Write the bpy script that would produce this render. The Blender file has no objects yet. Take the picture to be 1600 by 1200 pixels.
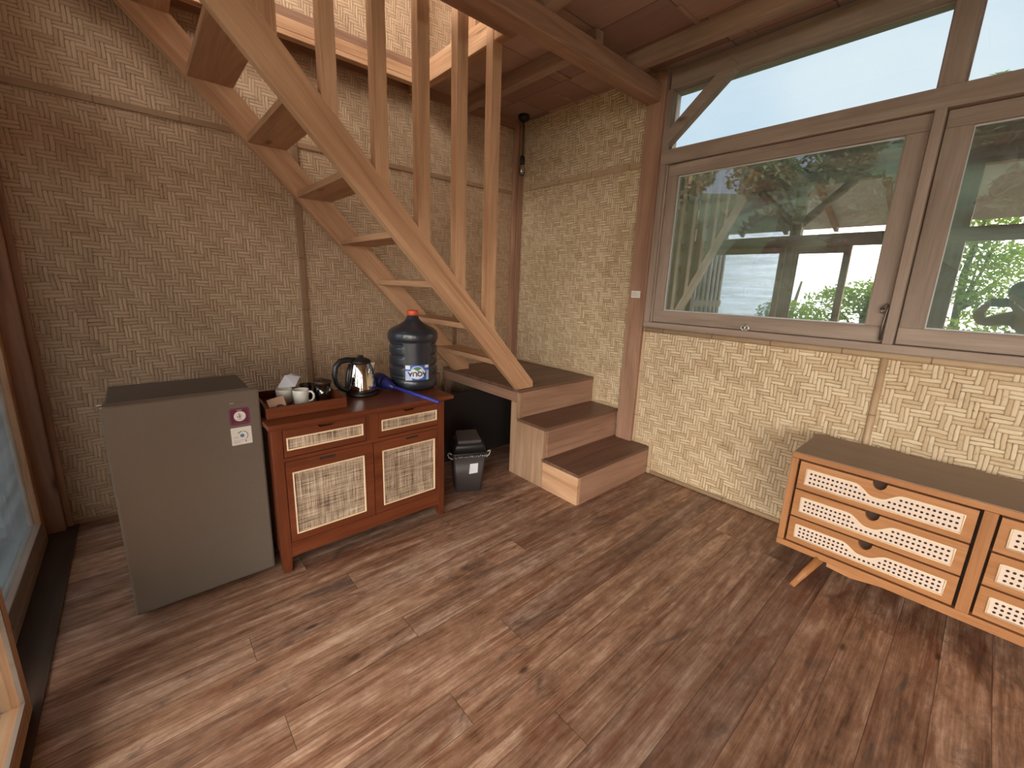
import bpy, bmesh, math, random
from mathutils import Vector, Matrix, Euler
from math import sin, cos, pi, radians, sqrt, floor
random.seed(7)
S = bpy.context.scene
COL = S.collection
WM = {}                       # world matrices by object name

# ------------------------------------------------------------------ mesh helper
class MB:
    def __init__(s): s.bm = bmesh.new(); s.mi = 0; s.smooth = []
    def _f(s, vs, sm=False):
        try: f = s.bm.faces.new(vs)
        except ValueError: return None
        f.material_index = s.mi; f.smooth = sm
        return f
    def box(s, x0, x1, y0, y1, z0, z1, M=None, bev=0.0):
        c = [Vector((x, y, z)) for x in (x0, x1) for y in (y0, y1) for z in (z0, z1)]
        if bev:
            tb = bmesh.new()
            vs = [tb.verts.new(v) for v in c]
            for q in ((0,1,3,2),(4,6,7,5),(0,4,5,1),(2,3,7,6),(0,2,6,4),(1,5,7,3)): tb.faces.new([vs[k] for k in q])
            bmesh.ops.recalc_face_normals(tb, faces=tb.faces)
            bmesh.ops.bevel(tb, geom=tb.edges[:], offset=bev, segments=2, profile=0.5, affect='EDGES')
            mp = {}
            for v in tb.verts: mp[v] = s.bm.verts.new(M @ v.co if M else v.co)
            for f in tb.faces: s._f([mp[v] for v in f.verts])
            tb.free(); return s
        if M: c = [M @ v for v in c]
        vs = [s.bm.verts.new(v) for v in c]
        for q in ((0,1,3,2),(4,6,7,5),(0,4,5,1),(2,3,7,6),(0,2,6,4),(1,5,7,3)): s._f([vs[k] for k in q])
        return s
    def prism(s, pts, fn0, fn1):
        # pts 2D list; fn0/fn1 map (a,b)->Vector for both caps
        a = [s.bm.verts.new(fn0(*p)) for p in pts]; b = [s.bm.verts.new(fn1(*p)) for p in pts]
        n = len(pts)
        s._f(a); s._f(b[::-1])
        for i in range(n): s._f([a[i], a[(i+1) % n], b[(i+1) % n], b[i]])
        return s
    def prism_y(s, pts, y0, y1): return s.prism(pts, lambda a, b: Vector((a, y0, b)), lambda a, b: Vector((a, y1, b)))
    def prism_x(s, pts, x0, x1): return s.prism(pts, lambda a, b: Vector((x0, a, b)), lambda a, b: Vector((x1, a, b)))
    def prism_z(s, pts, z0, z1): return s.prism(pts, lambda a, b: Vector((a, b, z0)), lambda a, b: Vector((a, b, z1)))
    def lathe(s, prof, n=48, c=(0, 0), cap0=True, cap1=True, fn=None):
        rings = []
        for r, z in prof:
            ring = []
            for k in range(n):
                a = 2*pi*k/n; rr = r if fn is None else fn(r, z, a)
                ring.append(s.bm.verts.new((c[0]+rr*cos(a), c[1]+rr*sin(a), z)))
            rings.append(ring)
        for i in range(len(rings)-1):
            for k in range(n): s._f([rings[i][k], rings[i][(k+1) % n], rings[i+1][(k+1) % n], rings[i+1][k]], True)
        if cap0: s._f(rings[0][::-1])
        if cap1: s._f(rings[-1])
        return s
    def tube(s, path, r, n=12, caps=True, sx=1.0):
        path = [Vector(p) for p in path]; rings = []
        up = Vector((0, 0, 1)); prev = None
        for i, p in enumerate(path):
            t = (path[min(i+1, len(path)-1)] - path[max(i-1, 0)]).normalized()
            if prev is None:
                a = up if abs(t.dot(up)) < 0.95 else Vector((1, 0, 0))
                u = t.cross(a).normalized()
            else: u = (prev - t*prev.dot(t)).normalized()
            prev = u; w = t.cross(u)
            rr = r[i] if isinstance(r, (list, tuple)) else r
            rings.append([s.bm.verts.new(p + u*rr*cos(2*pi*k/n) + w*rr*sx*sin(2*pi*k/n)) for k in range(n)])
        for i in range(len(rings)-1):
            for k in range(n): s._f([rings[i][k], rings[i][(k+1) % n], rings[i+1][(k+1) % n], rings[i+1][k]], True)
        if caps: s._f(rings[0][::-1]); s._f(rings[-1])
        return s
    def quad(s, a, b, c, d): return s._f([s.bm.verts.new(Vector(p)) for p in (a, b, c, d)])
    def poly(s, pts): return s._f([s.bm.verts.new(Vector(p)) for p in pts])
    def build(s, name, mats, parent=None, mat=None, recalc=True, bev=0.0, props=None):
        me = bpy.data.meshes.new(name)
        if recalc: bmesh.ops.recalc_face_normals(s.bm, faces=s.bm.faces)
        s.bm.to_mesh(me); s.bm.free()
        if not isinstance(mats, (list, tuple)): mats = [mats]
        for m in mats: me.materials.append(m)
        o = bpy.data.objects.new(name, me); COL.objects.link(o)
        if parent is not None: o.parent = parent
        if mat is not None: o.matrix_basis = mat
        if bev:
            b = o.modifiers.new('bevel', 'BEVEL'); b.width = bev; b.segments = 2; b.limit_method = 'ANGLE'; b.angle_limit = radians(50)
        return o

def tag(o, label=None, cat=None, group=None, kind=None):
    if label: o['label'] = label
    if cat: o['category'] = cat
    if group: o['group'] = group
    if kind: o['kind'] = kind
    return o
def empty(name, loc=(0, 0, 0), rz=0, label=None, cat=None, group=None, kind=None):
    o = bpy.data.objects.new(name, None); COL.objects.link(o)
    o.location = loc; o.rotation_euler = (0, 0, rz); o.empty_display_size = 0.05
    return tag(o, label, cat, group, kind)
def dup(root, loc, rz=0, label=None):
    r = root.copy(); COL.objects.link(r); r.location = loc; r.rotation_euler = (0, 0, rz)
    if label: r['label'] = label
    for ch in list(root.children):
        c = ch.copy(); COL.objects.link(c); c.parent = r
        for g in ch.children:
            d = g.copy(); COL.objects.link(d); d.parent = c
    return r

# ------------------------------------------------------------------ materials
class NT:
    def __init__(s, name):
        s.m = bpy.data.materials.new(name); s.m.use_nodes = True
        s.t = s.m.node_tree; s.n = s.t.nodes; s.l = s.t.links
        s.b = s.n['Principled BSDF']; s.out = s.n['Material Output']
    def node(s, typ, **kw):
        nd = s.n.new(typ)
        for k, v in kw.items(): setattr(nd, k, v)
        return nd
    def setin(s, sock, v):
        if isinstance(v, bpy.types.NodeSocket): s.l.new(v, sock)
        else: sock.default_value = v
    def math(s, op, a, b=None, c=None, clamp=False):
        nd = s.node('ShaderNodeMath', operation=op); nd.use_clamp = clamp
        s.setin(nd.inputs[0], a)
        if b is not None: s.setin(nd.inputs[1], b)
        if c is not None: s.setin(nd.inputs[2], c)
        return nd.outputs[0]
    def vmath(s, op, a, b=None):
        nd = s.node('ShaderNodeVectorMath', operation=op)
        s.setin(nd.inputs[0], a)
        if b is not None: s.setin(nd.inputs[1], b)
        return nd.outputs[0]
    def comb(s, x, y, z):
        nd = s.node('ShaderNodeCombineXYZ')
        for i, v in enumerate((x, y, z)): s.setin(nd.inputs[i], v)
        return nd.outputs[0]
    def sep(s, v):
        nd = s.node('ShaderNodeSeparateXYZ'); s.l.new(v, nd.inputs[0]); return nd.outputs
    def noise(s, vec, scale=5, detail=4, rough=0.55, dist=0.0):
        nd = s.node('ShaderNodeTexNoise'); s.l.new(vec, nd.inputs['Vector'])
        nd.inputs['Scale'].default_value = scale; nd.inputs['Detail'].default_value = detail
        nd.inputs['Roughness'].default_value = rough; nd.inputs['Distortion'].default_value = dist
        return nd.outputs['Fac']
    def white(s, vec):
        nd = s.node('ShaderNodeTexWhiteNoise'); nd.noise_dimensions = '3D'; s.l.new(vec, nd.inputs['Vector']); return nd.outputs['Value']
    def ramp(s, fac, stops):
        nd = s.node('ShaderNodeValToRGB'); s.setin(nd.inputs[0], fac)
        e = nd.color_ramp.elements
        while len(e) < len(stops): e.new(0.5)
        for k, (p, c) in enumerate(stops): e[k].position = p; e[k].color = (*c, 1) if len(c) == 3 else c
        return nd.outputs[0]
    def mix(s, fac, a, b, mode='MIX'):
        nd = s.node('ShaderNodeMix', data_type='RGBA', blend_type=mode)
        s.setin(nd.inputs[0], fac)
        for i, v in ((6, a), (7, b)):
            if isinstance(v, (tuple, list)): v = (*v, 1) if len(v) == 3 else v
            s.setin(nd.inputs[i], v)
        return nd.outputs[2]
    def mapr(s, v, a, b, c=0.0, d=1.0):
        nd = s.node('ShaderNodeMapRange'); s.setin(nd.inputs[0], v)
        for i, q in enumerate((a, b, c, d)): nd.inputs[i+1].default_value = q
        return nd.outputs[0]
    def bump(s, h, strength=0.3, dist=0.01):
        nd = s.node('ShaderNodeBump'); nd.inputs['Strength'].default_value = strength; nd.inputs['Distance'].default_value = dist
        s.l.new(h, nd.inputs['Height']); s.l.new(nd.outputs[0], s.b.inputs['Normal'])
    def coords(s): return s.node('ShaderNodeTexCoord').outputs['Object']
    def col(s, c): s.setin(s.b.inputs['Base Color'], (*c, 1) if isinstance(c, (tuple, list)) else c)
    def rough(s, r): s.setin(s.b.inputs['Roughness'], r)

def plain(name, c, rough=0.5, metal=0.0, var=0.06, scale=30, spec=0.5):
    t = NT(name); v = t.noise(t.coords(), scale, 4)
    t.col(t.mix(v, tuple(x*(1-var) for x in c), tuple(min(1, x*(1+var)) for x in c)))
    t.rough(t.mapr(v, 0.2, 0.8, rough*0.92, min(1, rough*1.08)))
    t.b.inputs['Metallic'].default_value = metal; t.b.inputs['Specular IOR Level'].default_value = spec
    return t.m

def wood(name, dark, mid, light, axis='x', rough=0.5, grain=1.0, angle=0.0, knots=True, spec=0.4):
    t = NT(name); oi = t.node('ShaderNodeObjectInfo')
    off = t.vmath('MULTIPLY', t.comb(oi.outputs['Random'], oi.outputs['Random'], oi.outputs['Random']), (37.0, 17.0, 23.0))
    p = t.vmath('ADD', t.coords(), off)
    if angle:
        mp = t.node('ShaderNodeMapping'); t.l.new(p, mp.inputs[0]); mp.inputs['Rotation'].default_value = (0, angle, 0); p = mp.outputs[0]
    st = {'x': (0.9, 11, 11), 'y': (11, 0.9, 11), 'z': (11, 11, 0.9)}[axis]
    fi = {'x': (3, 130, 130), 'y': (130, 3, 130), 'z': (130, 130, 3)}[axis]
    a = t.noise(t.vmath('MULTIPLY', p, st), 1.0*grain, 5, 0.6, 0.9)
    b = t.noise(t.vmath('MULTIPLY', p, fi), 1.0, 3, 0.6)
    d = t.noise(p, 2.2, 3, 0.5)
    f = t.math('ADD', t.math('MULTIPLY', a, 0.72), t.math('MULTIPLY', b, 0.28))
    c = t.ramp(f, [(0.30, dark), (0.50, mid), (0.70, light)])
    c = t.mix(t.mapr(d, 0.35, 0.75, 0.0, 0.5), c, tuple(0.5*(q+w) for q, w in zip(dark, mid)))
    if knots:
        vz = t.node('ShaderNodeTexVoronoi'); vz.inputs['Scale'].default_value = 1.0
        ks = {'x': (1.6, 5, 5), 'y': (5, 1.6, 5), 'z': (5, 5, 1.6)}[axis]
        t.l.new(t.vmath('MULTIPLY', p, ks), vz.inputs['Vector'])
        k = t.mapr(vz.outputs['Distance'], 0.03, 0.10, 0.75, 0.0)
        c = t.mix(k, c, tuple(q*0.35 for q in dark))
    t.col(c); t.rough(t.mapr(b, 0.2, 0.8, rough*0.85, min(1, rough*1.15)))
    t.b.inputs['Specular IOR Level'].default_value = spec
    t.bump(t.math('ADD', t.math('MULTIPLY', a, 0.6), t.math('MULTIPLY', b, 0.5)), 0.25, 0.004)
    return t.m

def bamboo_weave(name, u_axis, sign, cols, w=0.036, h=0.037, gap_w=0.50):
    # split-bamboo matting: 2/2 twill of two-strip bundles. u = horizontal coordinate, v = z
    t = NT(name); q = t.sep(t.coords())
    u0 = q[0] if u_axis == 'x' else q[1]; v0 = q[2]
    pw = t.comb(u0, v0, 0.0)
    wob = t.math('SUBTRACT', t.noise(pw, 3.0, 2), 0.5); wob2 = t.math('SUBTRACT', t.noise(t.vmath('ADD', pw, (7.3, 2.1, 0)), 3.5, 2), 0.5)
    fw = t.math('SUBTRACT', t.noise(pw, 22.0, 2), 0.5)
    u = t.math('DIVIDE', t.math('ADD', u0, t.math('ADD', t.math('MULTIPLY', wob, 0.035), t.math('MULTIPLY', fw, 0.006))), w*sign)
    v = t.math('DIVIDE', t.math('ADD', v0, t.math('ADD', t.math('MULTIPLY', wob2, 0.03), t.math('MULTIPLY', fw, 0.006))), h)
    i = t.math('FLOOR', u); j = t.math('FLOOR', v); fu = t.math('FRACT', u); fv = t.math('FRACT', v)
    ij = t.math('ADD', i, j)
    m = t.math('FLOORED_MODULO', ij, 4.0)
    isv = t.math('GREATER_THAN', m, 1.5)
    # float position along strip
    sh = t.math('MULTIPLY', t.math('ADD', fu, m), 0.5); sv = t.math('MULTIPLY', t.math('ADD', fv, t.math('SUBTRACT', m, 2.0)), 0.5)
    s = t.math('ADD', t.math('MULTIPLY', sv, isv), t.math('MULTIPLY', sh, t.math('SUBTRACT', 1.0, isv)))
    ch = t.math('MULTIPLY', v, 2.0); cv = t.math('MULTIPLY', u, 2.0)
    cr = t.math('ADD', t.math('MULTIPLY', cv, isv), t.math('MULTIPLY', ch, t.math('SUBTRACT', 1.0, isv)))
    fc = t.math('FRACT', cr); ic = t.math('FLOOR', cr)
    idf = t.math('FLOOR', t.math('DIVIDE', t.math('ADD', ij, t.math('MULTIPLY', isv, 2.0)), 4.0))
    rnd = t.white(t.comb(ic, t.math('ADD', idf, t.math('MULTIPLY', isv, 57.0)), isv))
    # profile across strip and along float
    px = t.math('SUBTRACT', 1.0, t.math('POWER', t.math('ABSOLUTE', t.math('MULTIPLY', t.math('SUBTRACT', fc, 0.5), 2.0)), 3.0))
    ps = t.math('SUBTRACT', 1.0, t.math('POWER', t.math('ABSOLUTE', t.math('MULTIPLY', t.math('SUBTRACT', s, 0.5), 2.0)), 4.0))
    hgt = t.math('MULTIPLY', px, t.math('ADD', 0.35, t.math('MULTIPLY', ps, 0.65)))
    fib = t.noise(t.vmath('MULTIPLY', t.comb(t.math('ADD', t.math('MULTIPLY', t.math('SUBTRACT', 1.0, isv), s), t.math('MULTIPLY', isv, cr)),
                                               t.math('ADD', t.math('MULTIPLY', isv, s), t.math('MULTIPLY', t.math('SUBTRACT', 1.0, isv), cr)), rnd), (6.0, 6.0, 9.0)), 1.0, 2)
    dark, mid, light, gap = cols
    c = t.ramp(t.math('ADD', t.math('MULTIPLY', rnd, 0.5), t.math('MULTIPLY', fib, 0.5)), [(0.15, dark), (0.42, mid), (0.80, light)])
    big = t.noise(pw, 1.3, 4, 0.6)
    c = t.mix(t.mapr(big, 0.35, 0.68, 0.0, 0.35), c, tuple(x*0.72 for x in mid))
    fr2 = t.white(t.comb(ic, t.math('ADD', idf, 3.3), isv))
    st = t.noise(pw, 9.0, 5, 0.7)
    c = t.mix(t.mapr(st, 0.56, 0.74, 0.0, 0.5), c, tuple(x*0.6 for x in dark))
    sp = t.noise(pw, 38.0, 2, 0.5)
    c = t.mix(t.mapr(sp, 0.70, 0.76, 0.0, 0.7), c, gap)
    gapm = t.math('MULTIPLY', t.mapr(hgt, 0.08, gap_w, 0.9, 0.0), t.mapr(fr2, 0.0, 0.7, 0.35, 1.0))
    c = t.mix(gapm, c, gap)
    t.col(c); t.rough(0.55); t.b.inputs['Specular IOR Level'].default_value = 0.3
    t.bump(hgt, 0.55, 0.006)
    return t.m

def floor_mat():
    t = NT('floor_planks'); q = t.sep(t.coords())
    W = 0.128
    y = t.math('DIVIDE', t.math('ADD', q[1], 8*W-0.28+W), W); j = t.math('FLOOR', y); fy = t.math('FRACT', y)
    r1 = t.white(t.comb(j, 3.7, 1.1))
    x = t.math('ADD', t.math('DIVIDE', q[0], 2.45), t.math('MULTIPLY', r1, 9.0)); k = t.math('FLOOR', x); fx = t.math('FRACT', x)
    r2 = t.white(t.comb(j, k, 8.3)); r3 = t.white(t.comb(k, j, 2.9))
    idv = t.math('MULTIPLY', r2, 31.0)
    g = t.comb(t.math('MULTIPLY', q[0], 1.5), t.math('MULTIPLY', q[1], 17.0), idv)
    a = t.noise(g, 1.0, 7, 0.62, 0.8)
    g2 = t.comb(t.math('MULTIPLY', q[0], 6.0), t.math('MULTIPLY', q[1], 150.0), idv)
    b = t.noise(g2, 1.0, 3, 0.6)
    g3 = t.comb(t.math('MULTIPLY', q[0], 3.0), t.math('MULTIPLY', q[1], 8.0), idv)
    d = t.noise(g3, 1.0, 6, 0.7, 1.2)
    mt = t.noise(t.comb(t.math('MULTIPLY', q[0], 14.0), t.math('MULTIPLY', q[1], 22.0), idv), 1.0, 5, 0.7)
    f = t.math('ADD', t.math('ADD', t.math('MULTIPLY', a, 0.50), t.math('MULTIPLY', b, 0.24)), t.math('MULTIPLY', mt, 0.26))
    c = t.ramp(f, [(0.36, (0.100, 0.048, 0.027)), (0.455, (0.275, 0.152, 0.096)), (0.53, (0.405, 0.250, 0.175)), (0.62, (0.62, 0.455, 0.35))])
    hue = t.ramp(r3, [(0.0, (0.66, 0.62, 0.62)), (0.35, (1.02, 1.0, 0.98)), (0.65, (0.88, 0.80, 0.73)), (1.0, (1.15, 1.10, 1.04))])
    c = t.mix(1.0, c, hue, 'MULTIPLY')
    # reddish heart wood streaks and grey weathered stains
    red = t.noise(t.comb(t.math('MULTIPLY', q[0], 1.8), t.math('MULTIPLY', q[1], 13.0), t.math('ADD', idv, 5.0)), 1.0, 4, 0.6, 1.5)
    c = t.mix(t.mapr(red, 0.53, 0.68, 0.0, 0.7), c, (0.170, 0.052, 0.022))
    c = t.mix(t.mapr(d, 0.55, 0.70, 0.0, 0.8), c, (0.095, 0.068, 0.058))
    vz = t.node('ShaderNodeTexVoronoi'); t.l.new(t.comb(t.math('MULTIPLY', q[0], 3.1), t.math('MULTIPLY', q[1], 7.5), 0.0), vz.inputs['Vector']); vz.inputs['Scale'].default_value = 1.0
    c = t.mix(t.mapr(vz.outputs['Distance'], 0.04, 0.10, 0.8, 0.0), c, (0.05, 0.025, 0.015))
    ey = t.math('MULTIPLY', t.math('SUBTRACT', 0.5, t.math('ABSOLUTE', t.math('SUBTRACT', fy, 0.5))), W)
    ex = t.math('MULTIPLY', t.math('SUBTRACT', 0.5, t.math('ABSOLUTE', t.math('SUBTRACT', fx, 0.5))), 2.45)
    e = t.math('MINIMUM', ey, ex)
    gap = t.mapr(e, 0.0003, 0.0016, 0.75, 0.0)
    c = t.mix(gap, c, (0.05, 0.024, 0.014))
    t.col(c); t.rough(t.mapr(f, 0.35, 0.65, 0.50, 0.38)); t.b.inputs['Specular IOR Level'].default_value = 0.6
    t.bump(t.math('SUBTRACT', t.math('ADD', t.math('MULTIPLY', a, 0.35), t.math('MULTIPLY', b, 0.2)), gap), 0.3, 0.004)
    return t.m

def rattan_mat():
    t = NT('rattan_weave'); q = t.sep(t.coords())
    u = t.math('ADD', q[0], 0.0); v = q[2]
    a = t.noise(t.comb(t.math('MULTIPLY', u, 330.0), t.math('MULTIPLY', v, 9.0), 1.0), 1.0, 2, 0.6)
    b = t.noise(t.comb(t.math('MULTIPLY', u, 8.0), t.math('MULTIPLY', v, 330.0), 4.0), 1.0, 2, 0.6)
    a2 = t.noise(t.comb(t.math('MULTIPLY', u, 70.0), t.math('MULTIPLY', v, 2.0), 2.0), 1.0, 2, 0.6)
    b2 = t.noise(t.comb(t.math('MULTIPLY', u, 2.0), t.math('MULTIPLY', v, 70.0), 3.0), 1.0, 2, 0.6)
    f = t.math('ADD', t.math('ADD', t.math('MULTIPLY', a, 0.34), t.math('MULTIPLY', b, 0.34)), t.math('ADD', t.math('MULTIPLY', a2, 0.16), t.math('MULTIPLY', b2, 0.16)))
    c = t.ramp(f, [(0.42, (0.085, 0.050, 0.030)), (0.485, (0.32, 0.225, 0.150)), (0.55, (0.53, 0.415, 0.305)), (0.64, (0.80, 0.68, 0.54))])
    t.col(c); t.rough(0.6); t.bump(f, 0.5, 0.003)
    return t.m

def bamboo_pole(name, axis, c0=(0.42, 0.27, 0.15), c1=(0.56, 0.40, 0.25)):
    t = NT(name); oi = t.node('ShaderNodeObjectInfo'); q = t.sep(t.coords())
    l = {'x': q[0], 'y': q[1], 'z': q[2]}[axis]
    l = t.math('ADD', l, t.math('MULTIPLY', oi.outputs['Random'], 3.0))
    a = t.noise(t.coords(), 14, 4, 0.6)
    c = t.mix(a, c0, c1)
    f = t.math('FRACT', t.math('DIVIDE', l, 0.32))
    c = t.mix(t.mapr(t.math('ABSOLUTE', t.math('SUBTRACT', f, 0.5)), 0.0, 0.014, 0.8, 0.0), c, (0.10, 0.05, 0.03))
    t.col(c); t.rough(0.42)
    return t.m

def glass_pane(name, refl, tint, rough=0.0, extra=None):
    t = NT(name)
    tr = t.node('ShaderNodeBsdfTransparent'); tr.inputs[0].default_value = (*tint, 1)
    gl = t.node('ShaderNodeBsdfGlossy'); gl.inputs['Roughness'].default_value = rough; gl.inputs[0].default_value = (0.97, 0.99, 1.0, 1)
    mx = t.node('ShaderNodeMixShader')
    fr = t.node('ShaderNodeFresnel'); fr.inputs[0].default_value = 1.45
    f = t.math('ADD', t.math('MULTIPLY', fr.outputs[0], 1.0-refl), refl, clamp=True)
    t.l.new(f, mx.inputs[0]); t.l.new(tr.outputs[0], mx.inputs[1]); t.l.new(gl.outputs[0], mx.inputs[2])
    last = mx.outputs[0]
    if extra:                                   # film of dust and wiping streaks, strengthened to paint a pale haze
        q = t.sep(t.coords())
        n1 = t.noise(t.comb(t.math('MULTIPLY', q[1], 1.2), t.math('MULTIPLY', q[2], 16.0), 0.0), 1.0, 4, 0.6, 0.5)
        df = t.node('ShaderNodeBsdfDiffuse'); df.inputs[0].default_value = (0.75, 0.80, 0.80, 1)
        m2 = t.node('ShaderNodeMixShader')
        t.l.new(t.mapr(n1, 0.35, 0.75, extra*0.3, extra), m2.inputs[0]); t.l.new(last, m2.inputs[1]); t.l.new(df.outputs[0], m2.inputs[2])
        last = m2.outputs[0]
    t.l.new(last, t.out.inputs[0])
    return t.m

def leaf_mat(name, c0, c1, trans=0.45):
    t = NT(name); oi = t.node('ShaderNodeNewGeometry')
    n = t.noise(t.coords(), 2.5, 4)
    r = t.math('ADD', t.math('MULTIPLY', oi.outputs['Random Per Island'], 0.7), t.math('MULTIPLY', n, 0.3))
    c = t.mix(r, c0, c1)
    d = t.node('ShaderNodeBsdfDiffuse'); tl = t.node('ShaderNodeBsdfTranslucent'); mx = t.node('ShaderNodeMixShader')
    t.l.new(c, d.inputs[0]); t.l.new(c, tl.inputs[0]); mx.inputs[0].default_value = trans
    t.l.new(d.outputs[0], mx.inputs[1]); t.l.new(tl.outputs[0], mx.inputs[2]); t.l.new(mx.outputs[0], t.out.inputs[0])
    return t.m

def drinking_glass(name, c=(1, 1, 1)):
    t = NT(name); t.col(c); t.rough(0.02); t.b.inputs['Transmission Weight'].default_value = 1.0; t.b.inputs['IOR'].default_value = 1.45
    return t.m

TEAK = ((0.33, 0.160, 0.080), (0.60, 0.345, 0.195), (0.76, 0.50, 0.315))
TEAKD = ((0.20, 0.102, 0.064), (0.39, 0.22, 0.145), (0.52, 0.315, 0.215))
GREYW = ((0.215, 0.150, 0.115), (0.365, 0.275, 0.220), (0.49, 0.385, 0.315))
RED = ((0.070, 0.017, 0.008), (0.150, 0.038, 0.014), (0.225, 0.064, 0.024))
OAK = ((0.29, 0.115, 0.040), (0.42, 0.185, 0.070), (0.52, 0.255, 0.112))
M = {}
for ax in 'xyz':
    M['teak_'+ax] = wood('teak_'+ax, *TEAK, axis=ax, rough=0.55)
    M['teakd_'+ax] = wood('teak_dark_'+ax, *TEAKD, axis=ax, rough=0.55)
    M['grey_'+ax] = wood('window_wood_'+ax, *GREYW, axis=ax, rough=0.6)
    M['red_'+ax] = wood('red_stained_wood_'+ax, *RED, axis=ax, rough=0.33, knots=False)
    M['oak_'+ax] = wood('orange_wood_'+ax, *OAK, axis=ax, rough=0.45, knots=False, grain=1.5)
M['stringer'] = wood('teak_sloped', *TEAK, axis='x', rough=0.5, angle=-radians(46))
M['tread'] = wood('step_tread_wood', (0.085, 0.040, 0.026), (0.185, 0.095, 0.062), (0.28, 0.155, 0.105), axis='x', rough=0.42)
M['sidewood'] = wood('step_side_wood', (0.21, 0.12, 0.07), (0.43, 0.265, 0.165), (0.60, 0.42, 0.29), axis='z', rough=0.55)
def ceiling_mat():
    t = NT('ceiling_boards'); q = t.sep(t.coords())
    x = t.math('DIVIDE', q[0], 0.29); i = t.math('FLOOR', x)
    y = t.math('ADD', t.math('DIVIDE', q[1], 0.46), t.math('MULTIPLY', t.white(t.comb(i, 1.7, 0.3)), 3.0)); j = t.math('FLOOR', y)
    r = t.white(t.comb(i, j, 4.1)); n = t.noise(t.vmath('MULTIPLY', t.coords(), (9, 2.0, 4)), 1.0, 5, 0.65, 0.8)
    c = t.mix(n, (0.32, 0.195, 0.155), (0.50, 0.345, 0.285))
    c = t.mix(1.0, c, t.ramp(r, [(0.0, (0.75, 0.66, 0.68)), (0.5, (1, 0.96, 0.93)), (1.0, (1.2, 1.2, 1.15))]), 'MULTIPLY')
    e = t.math('MINIMUM', t.math('MULTIPLY', t.math('SUBTRACT', 0.5, t.math('ABSOLUTE', t.math('SUBTRACT', t.math('FRACT', x), 0.5))), 0.29), t.math('MULTIPLY', t.math('SUBTRACT', 0.5, t.math('ABSOLUTE', t.math('SUBTRACT', t.math('FRACT', y), 0.5))), 0.46))
    c = t.mix(t.mapr(e, 0.001, 0.005, 0.75, 0.0), c, (0.05, 0.025, 0.018))
    t.col(c); t.rough(0.6); return t.m
M['ceiling'] = ceiling_mat()
M['joist'] = wood('joist_wood', (0.26, 0.16, 0.115), (0.42, 0.275, 0.20), (0.52, 0.36, 0.27), axis='y', rough=0.6)
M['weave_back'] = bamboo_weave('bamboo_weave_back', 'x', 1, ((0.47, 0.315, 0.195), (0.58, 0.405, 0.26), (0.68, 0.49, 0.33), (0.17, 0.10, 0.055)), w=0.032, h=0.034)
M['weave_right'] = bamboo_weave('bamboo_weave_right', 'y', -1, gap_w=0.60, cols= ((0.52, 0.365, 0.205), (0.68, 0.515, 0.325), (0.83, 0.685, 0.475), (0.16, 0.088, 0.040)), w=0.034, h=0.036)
M['floor'] = floor_mat()
M['rattan'] = rattan_mat()
M['pole_y'] = bamboo_pole('bamboo_pole_y', 'y'); M['pole_z'] = bamboo_pole('bamboo_pole_z', 'z'); M['pole_x'] = bamboo_pole('bamboo_pole_x', 'x')
M['pole_bx'] = bamboo_pole('bamboo_pole_brown_x', 'x', (0.30, 0.18, 0.10), (0.42, 0.27, 0.16)); M['pole_bz'] = bamboo_pole('bamboo_pole_brown_z', 'z', (0.25, 0.145, 0.08), (0.36, 0.22, 0.13))
M['strip'] = bamboo_pole('bamboo_strip', 'y', (0.50, 0.34, 0.20), (0.66, 0.49, 0.32))
M['stripz'] = bamboo_pole('bamboo_strip_z', 'z', (0.50, 0.34, 0.20), (0.66, 0.49, 0.32))
M['fridge'] = plain('fridge_grey_steel', (0.225, 0.195, 0.160), 0.30, 0.5, 0.05, 60)
M['fridge_top'] = plain('fridge_dark_plastic', (0.105, 0.082, 0.066), 0.55, 0.0, 0.08, 80)
M['black'] = plain('black_plastic', (0.012, 0.011, 0.011), 0.38)
M['shadeboard'] = plain('shade_board', (0.016, 0.010, 0.008), 0.8, 0.0, 0.2, 10)  # near-black colour that paints the shade under the landing
M['rubber'] = plain('dark_rubber', (0.02, 0.018, 0.016), 0.7)
M['steel'] = plain('polished_steel', (0.72, 0.69, 0.66), 0.06, 1.0, 0.02)
M['iron'] = plain('worn_iron', (0.22, 0.18, 0.15), 0.45, 0.8)
M['bright_metal'] = plain('bright_metal', (0.75, 0.72, 0.66), 0.3, 0.9)
M['ceramic'] = plain('white_ceramic', (0.72, 0.69, 0.62), 0.18, 0.0, 0.03)
M['paper'] = plain('white_paper', (0.74, 0.75, 0.80), 0.8, 0.0, 0.03)
M['kraft'] = plain('brown_paper', (0.36, 0.21, 0.14), 0.7, 0.0, 0.06)
M['dkbrown'] = plain('dark_brown_print', (0.06, 0.025, 0.015), 0.6)
M['blue'] = plain('blue_plastic', (0.032, 0.040, 0.36), 0.35, 0.0, 0.05)
M['bluedark'] = plain('dark_blue_plastic', (0.012, 0.014, 0.10), 0.4, 0.0, 0.05)
M['redcap'] = plain('orange_red_cap', (0.70, 0.10, 0.035), 0.45)
M['binp'] = plain('dark_grey_plastic', (0.060, 0.050, 0.050), 0.42)
M['bag'] = plain('bin_liner', (0.50, 0.47, 0.44), 0.5)
M['lid'] = plain('dark_lid', (0.035, 0.016, 0.010), 0.4)
M['white_plastic'] = plain('white_plastic', (0.80, 0.76, 0.68), 0.4)
M['sticker'] = plain('sticker_white', (0.74, 0.68, 0.62), 0.5, 0.0, 0.02)
M['purple'] = plain('sticker_purple', (0.125, 0.018, 0.062), 0.4, 0.0, 0.04)
M['pinkline'] = plain('sticker_gold_line', (0.30, 0.12, 0.09), 0.4)
M['ink'] = plain('ink_grey', (0.22, 0.18, 0.17), 0.6)
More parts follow.
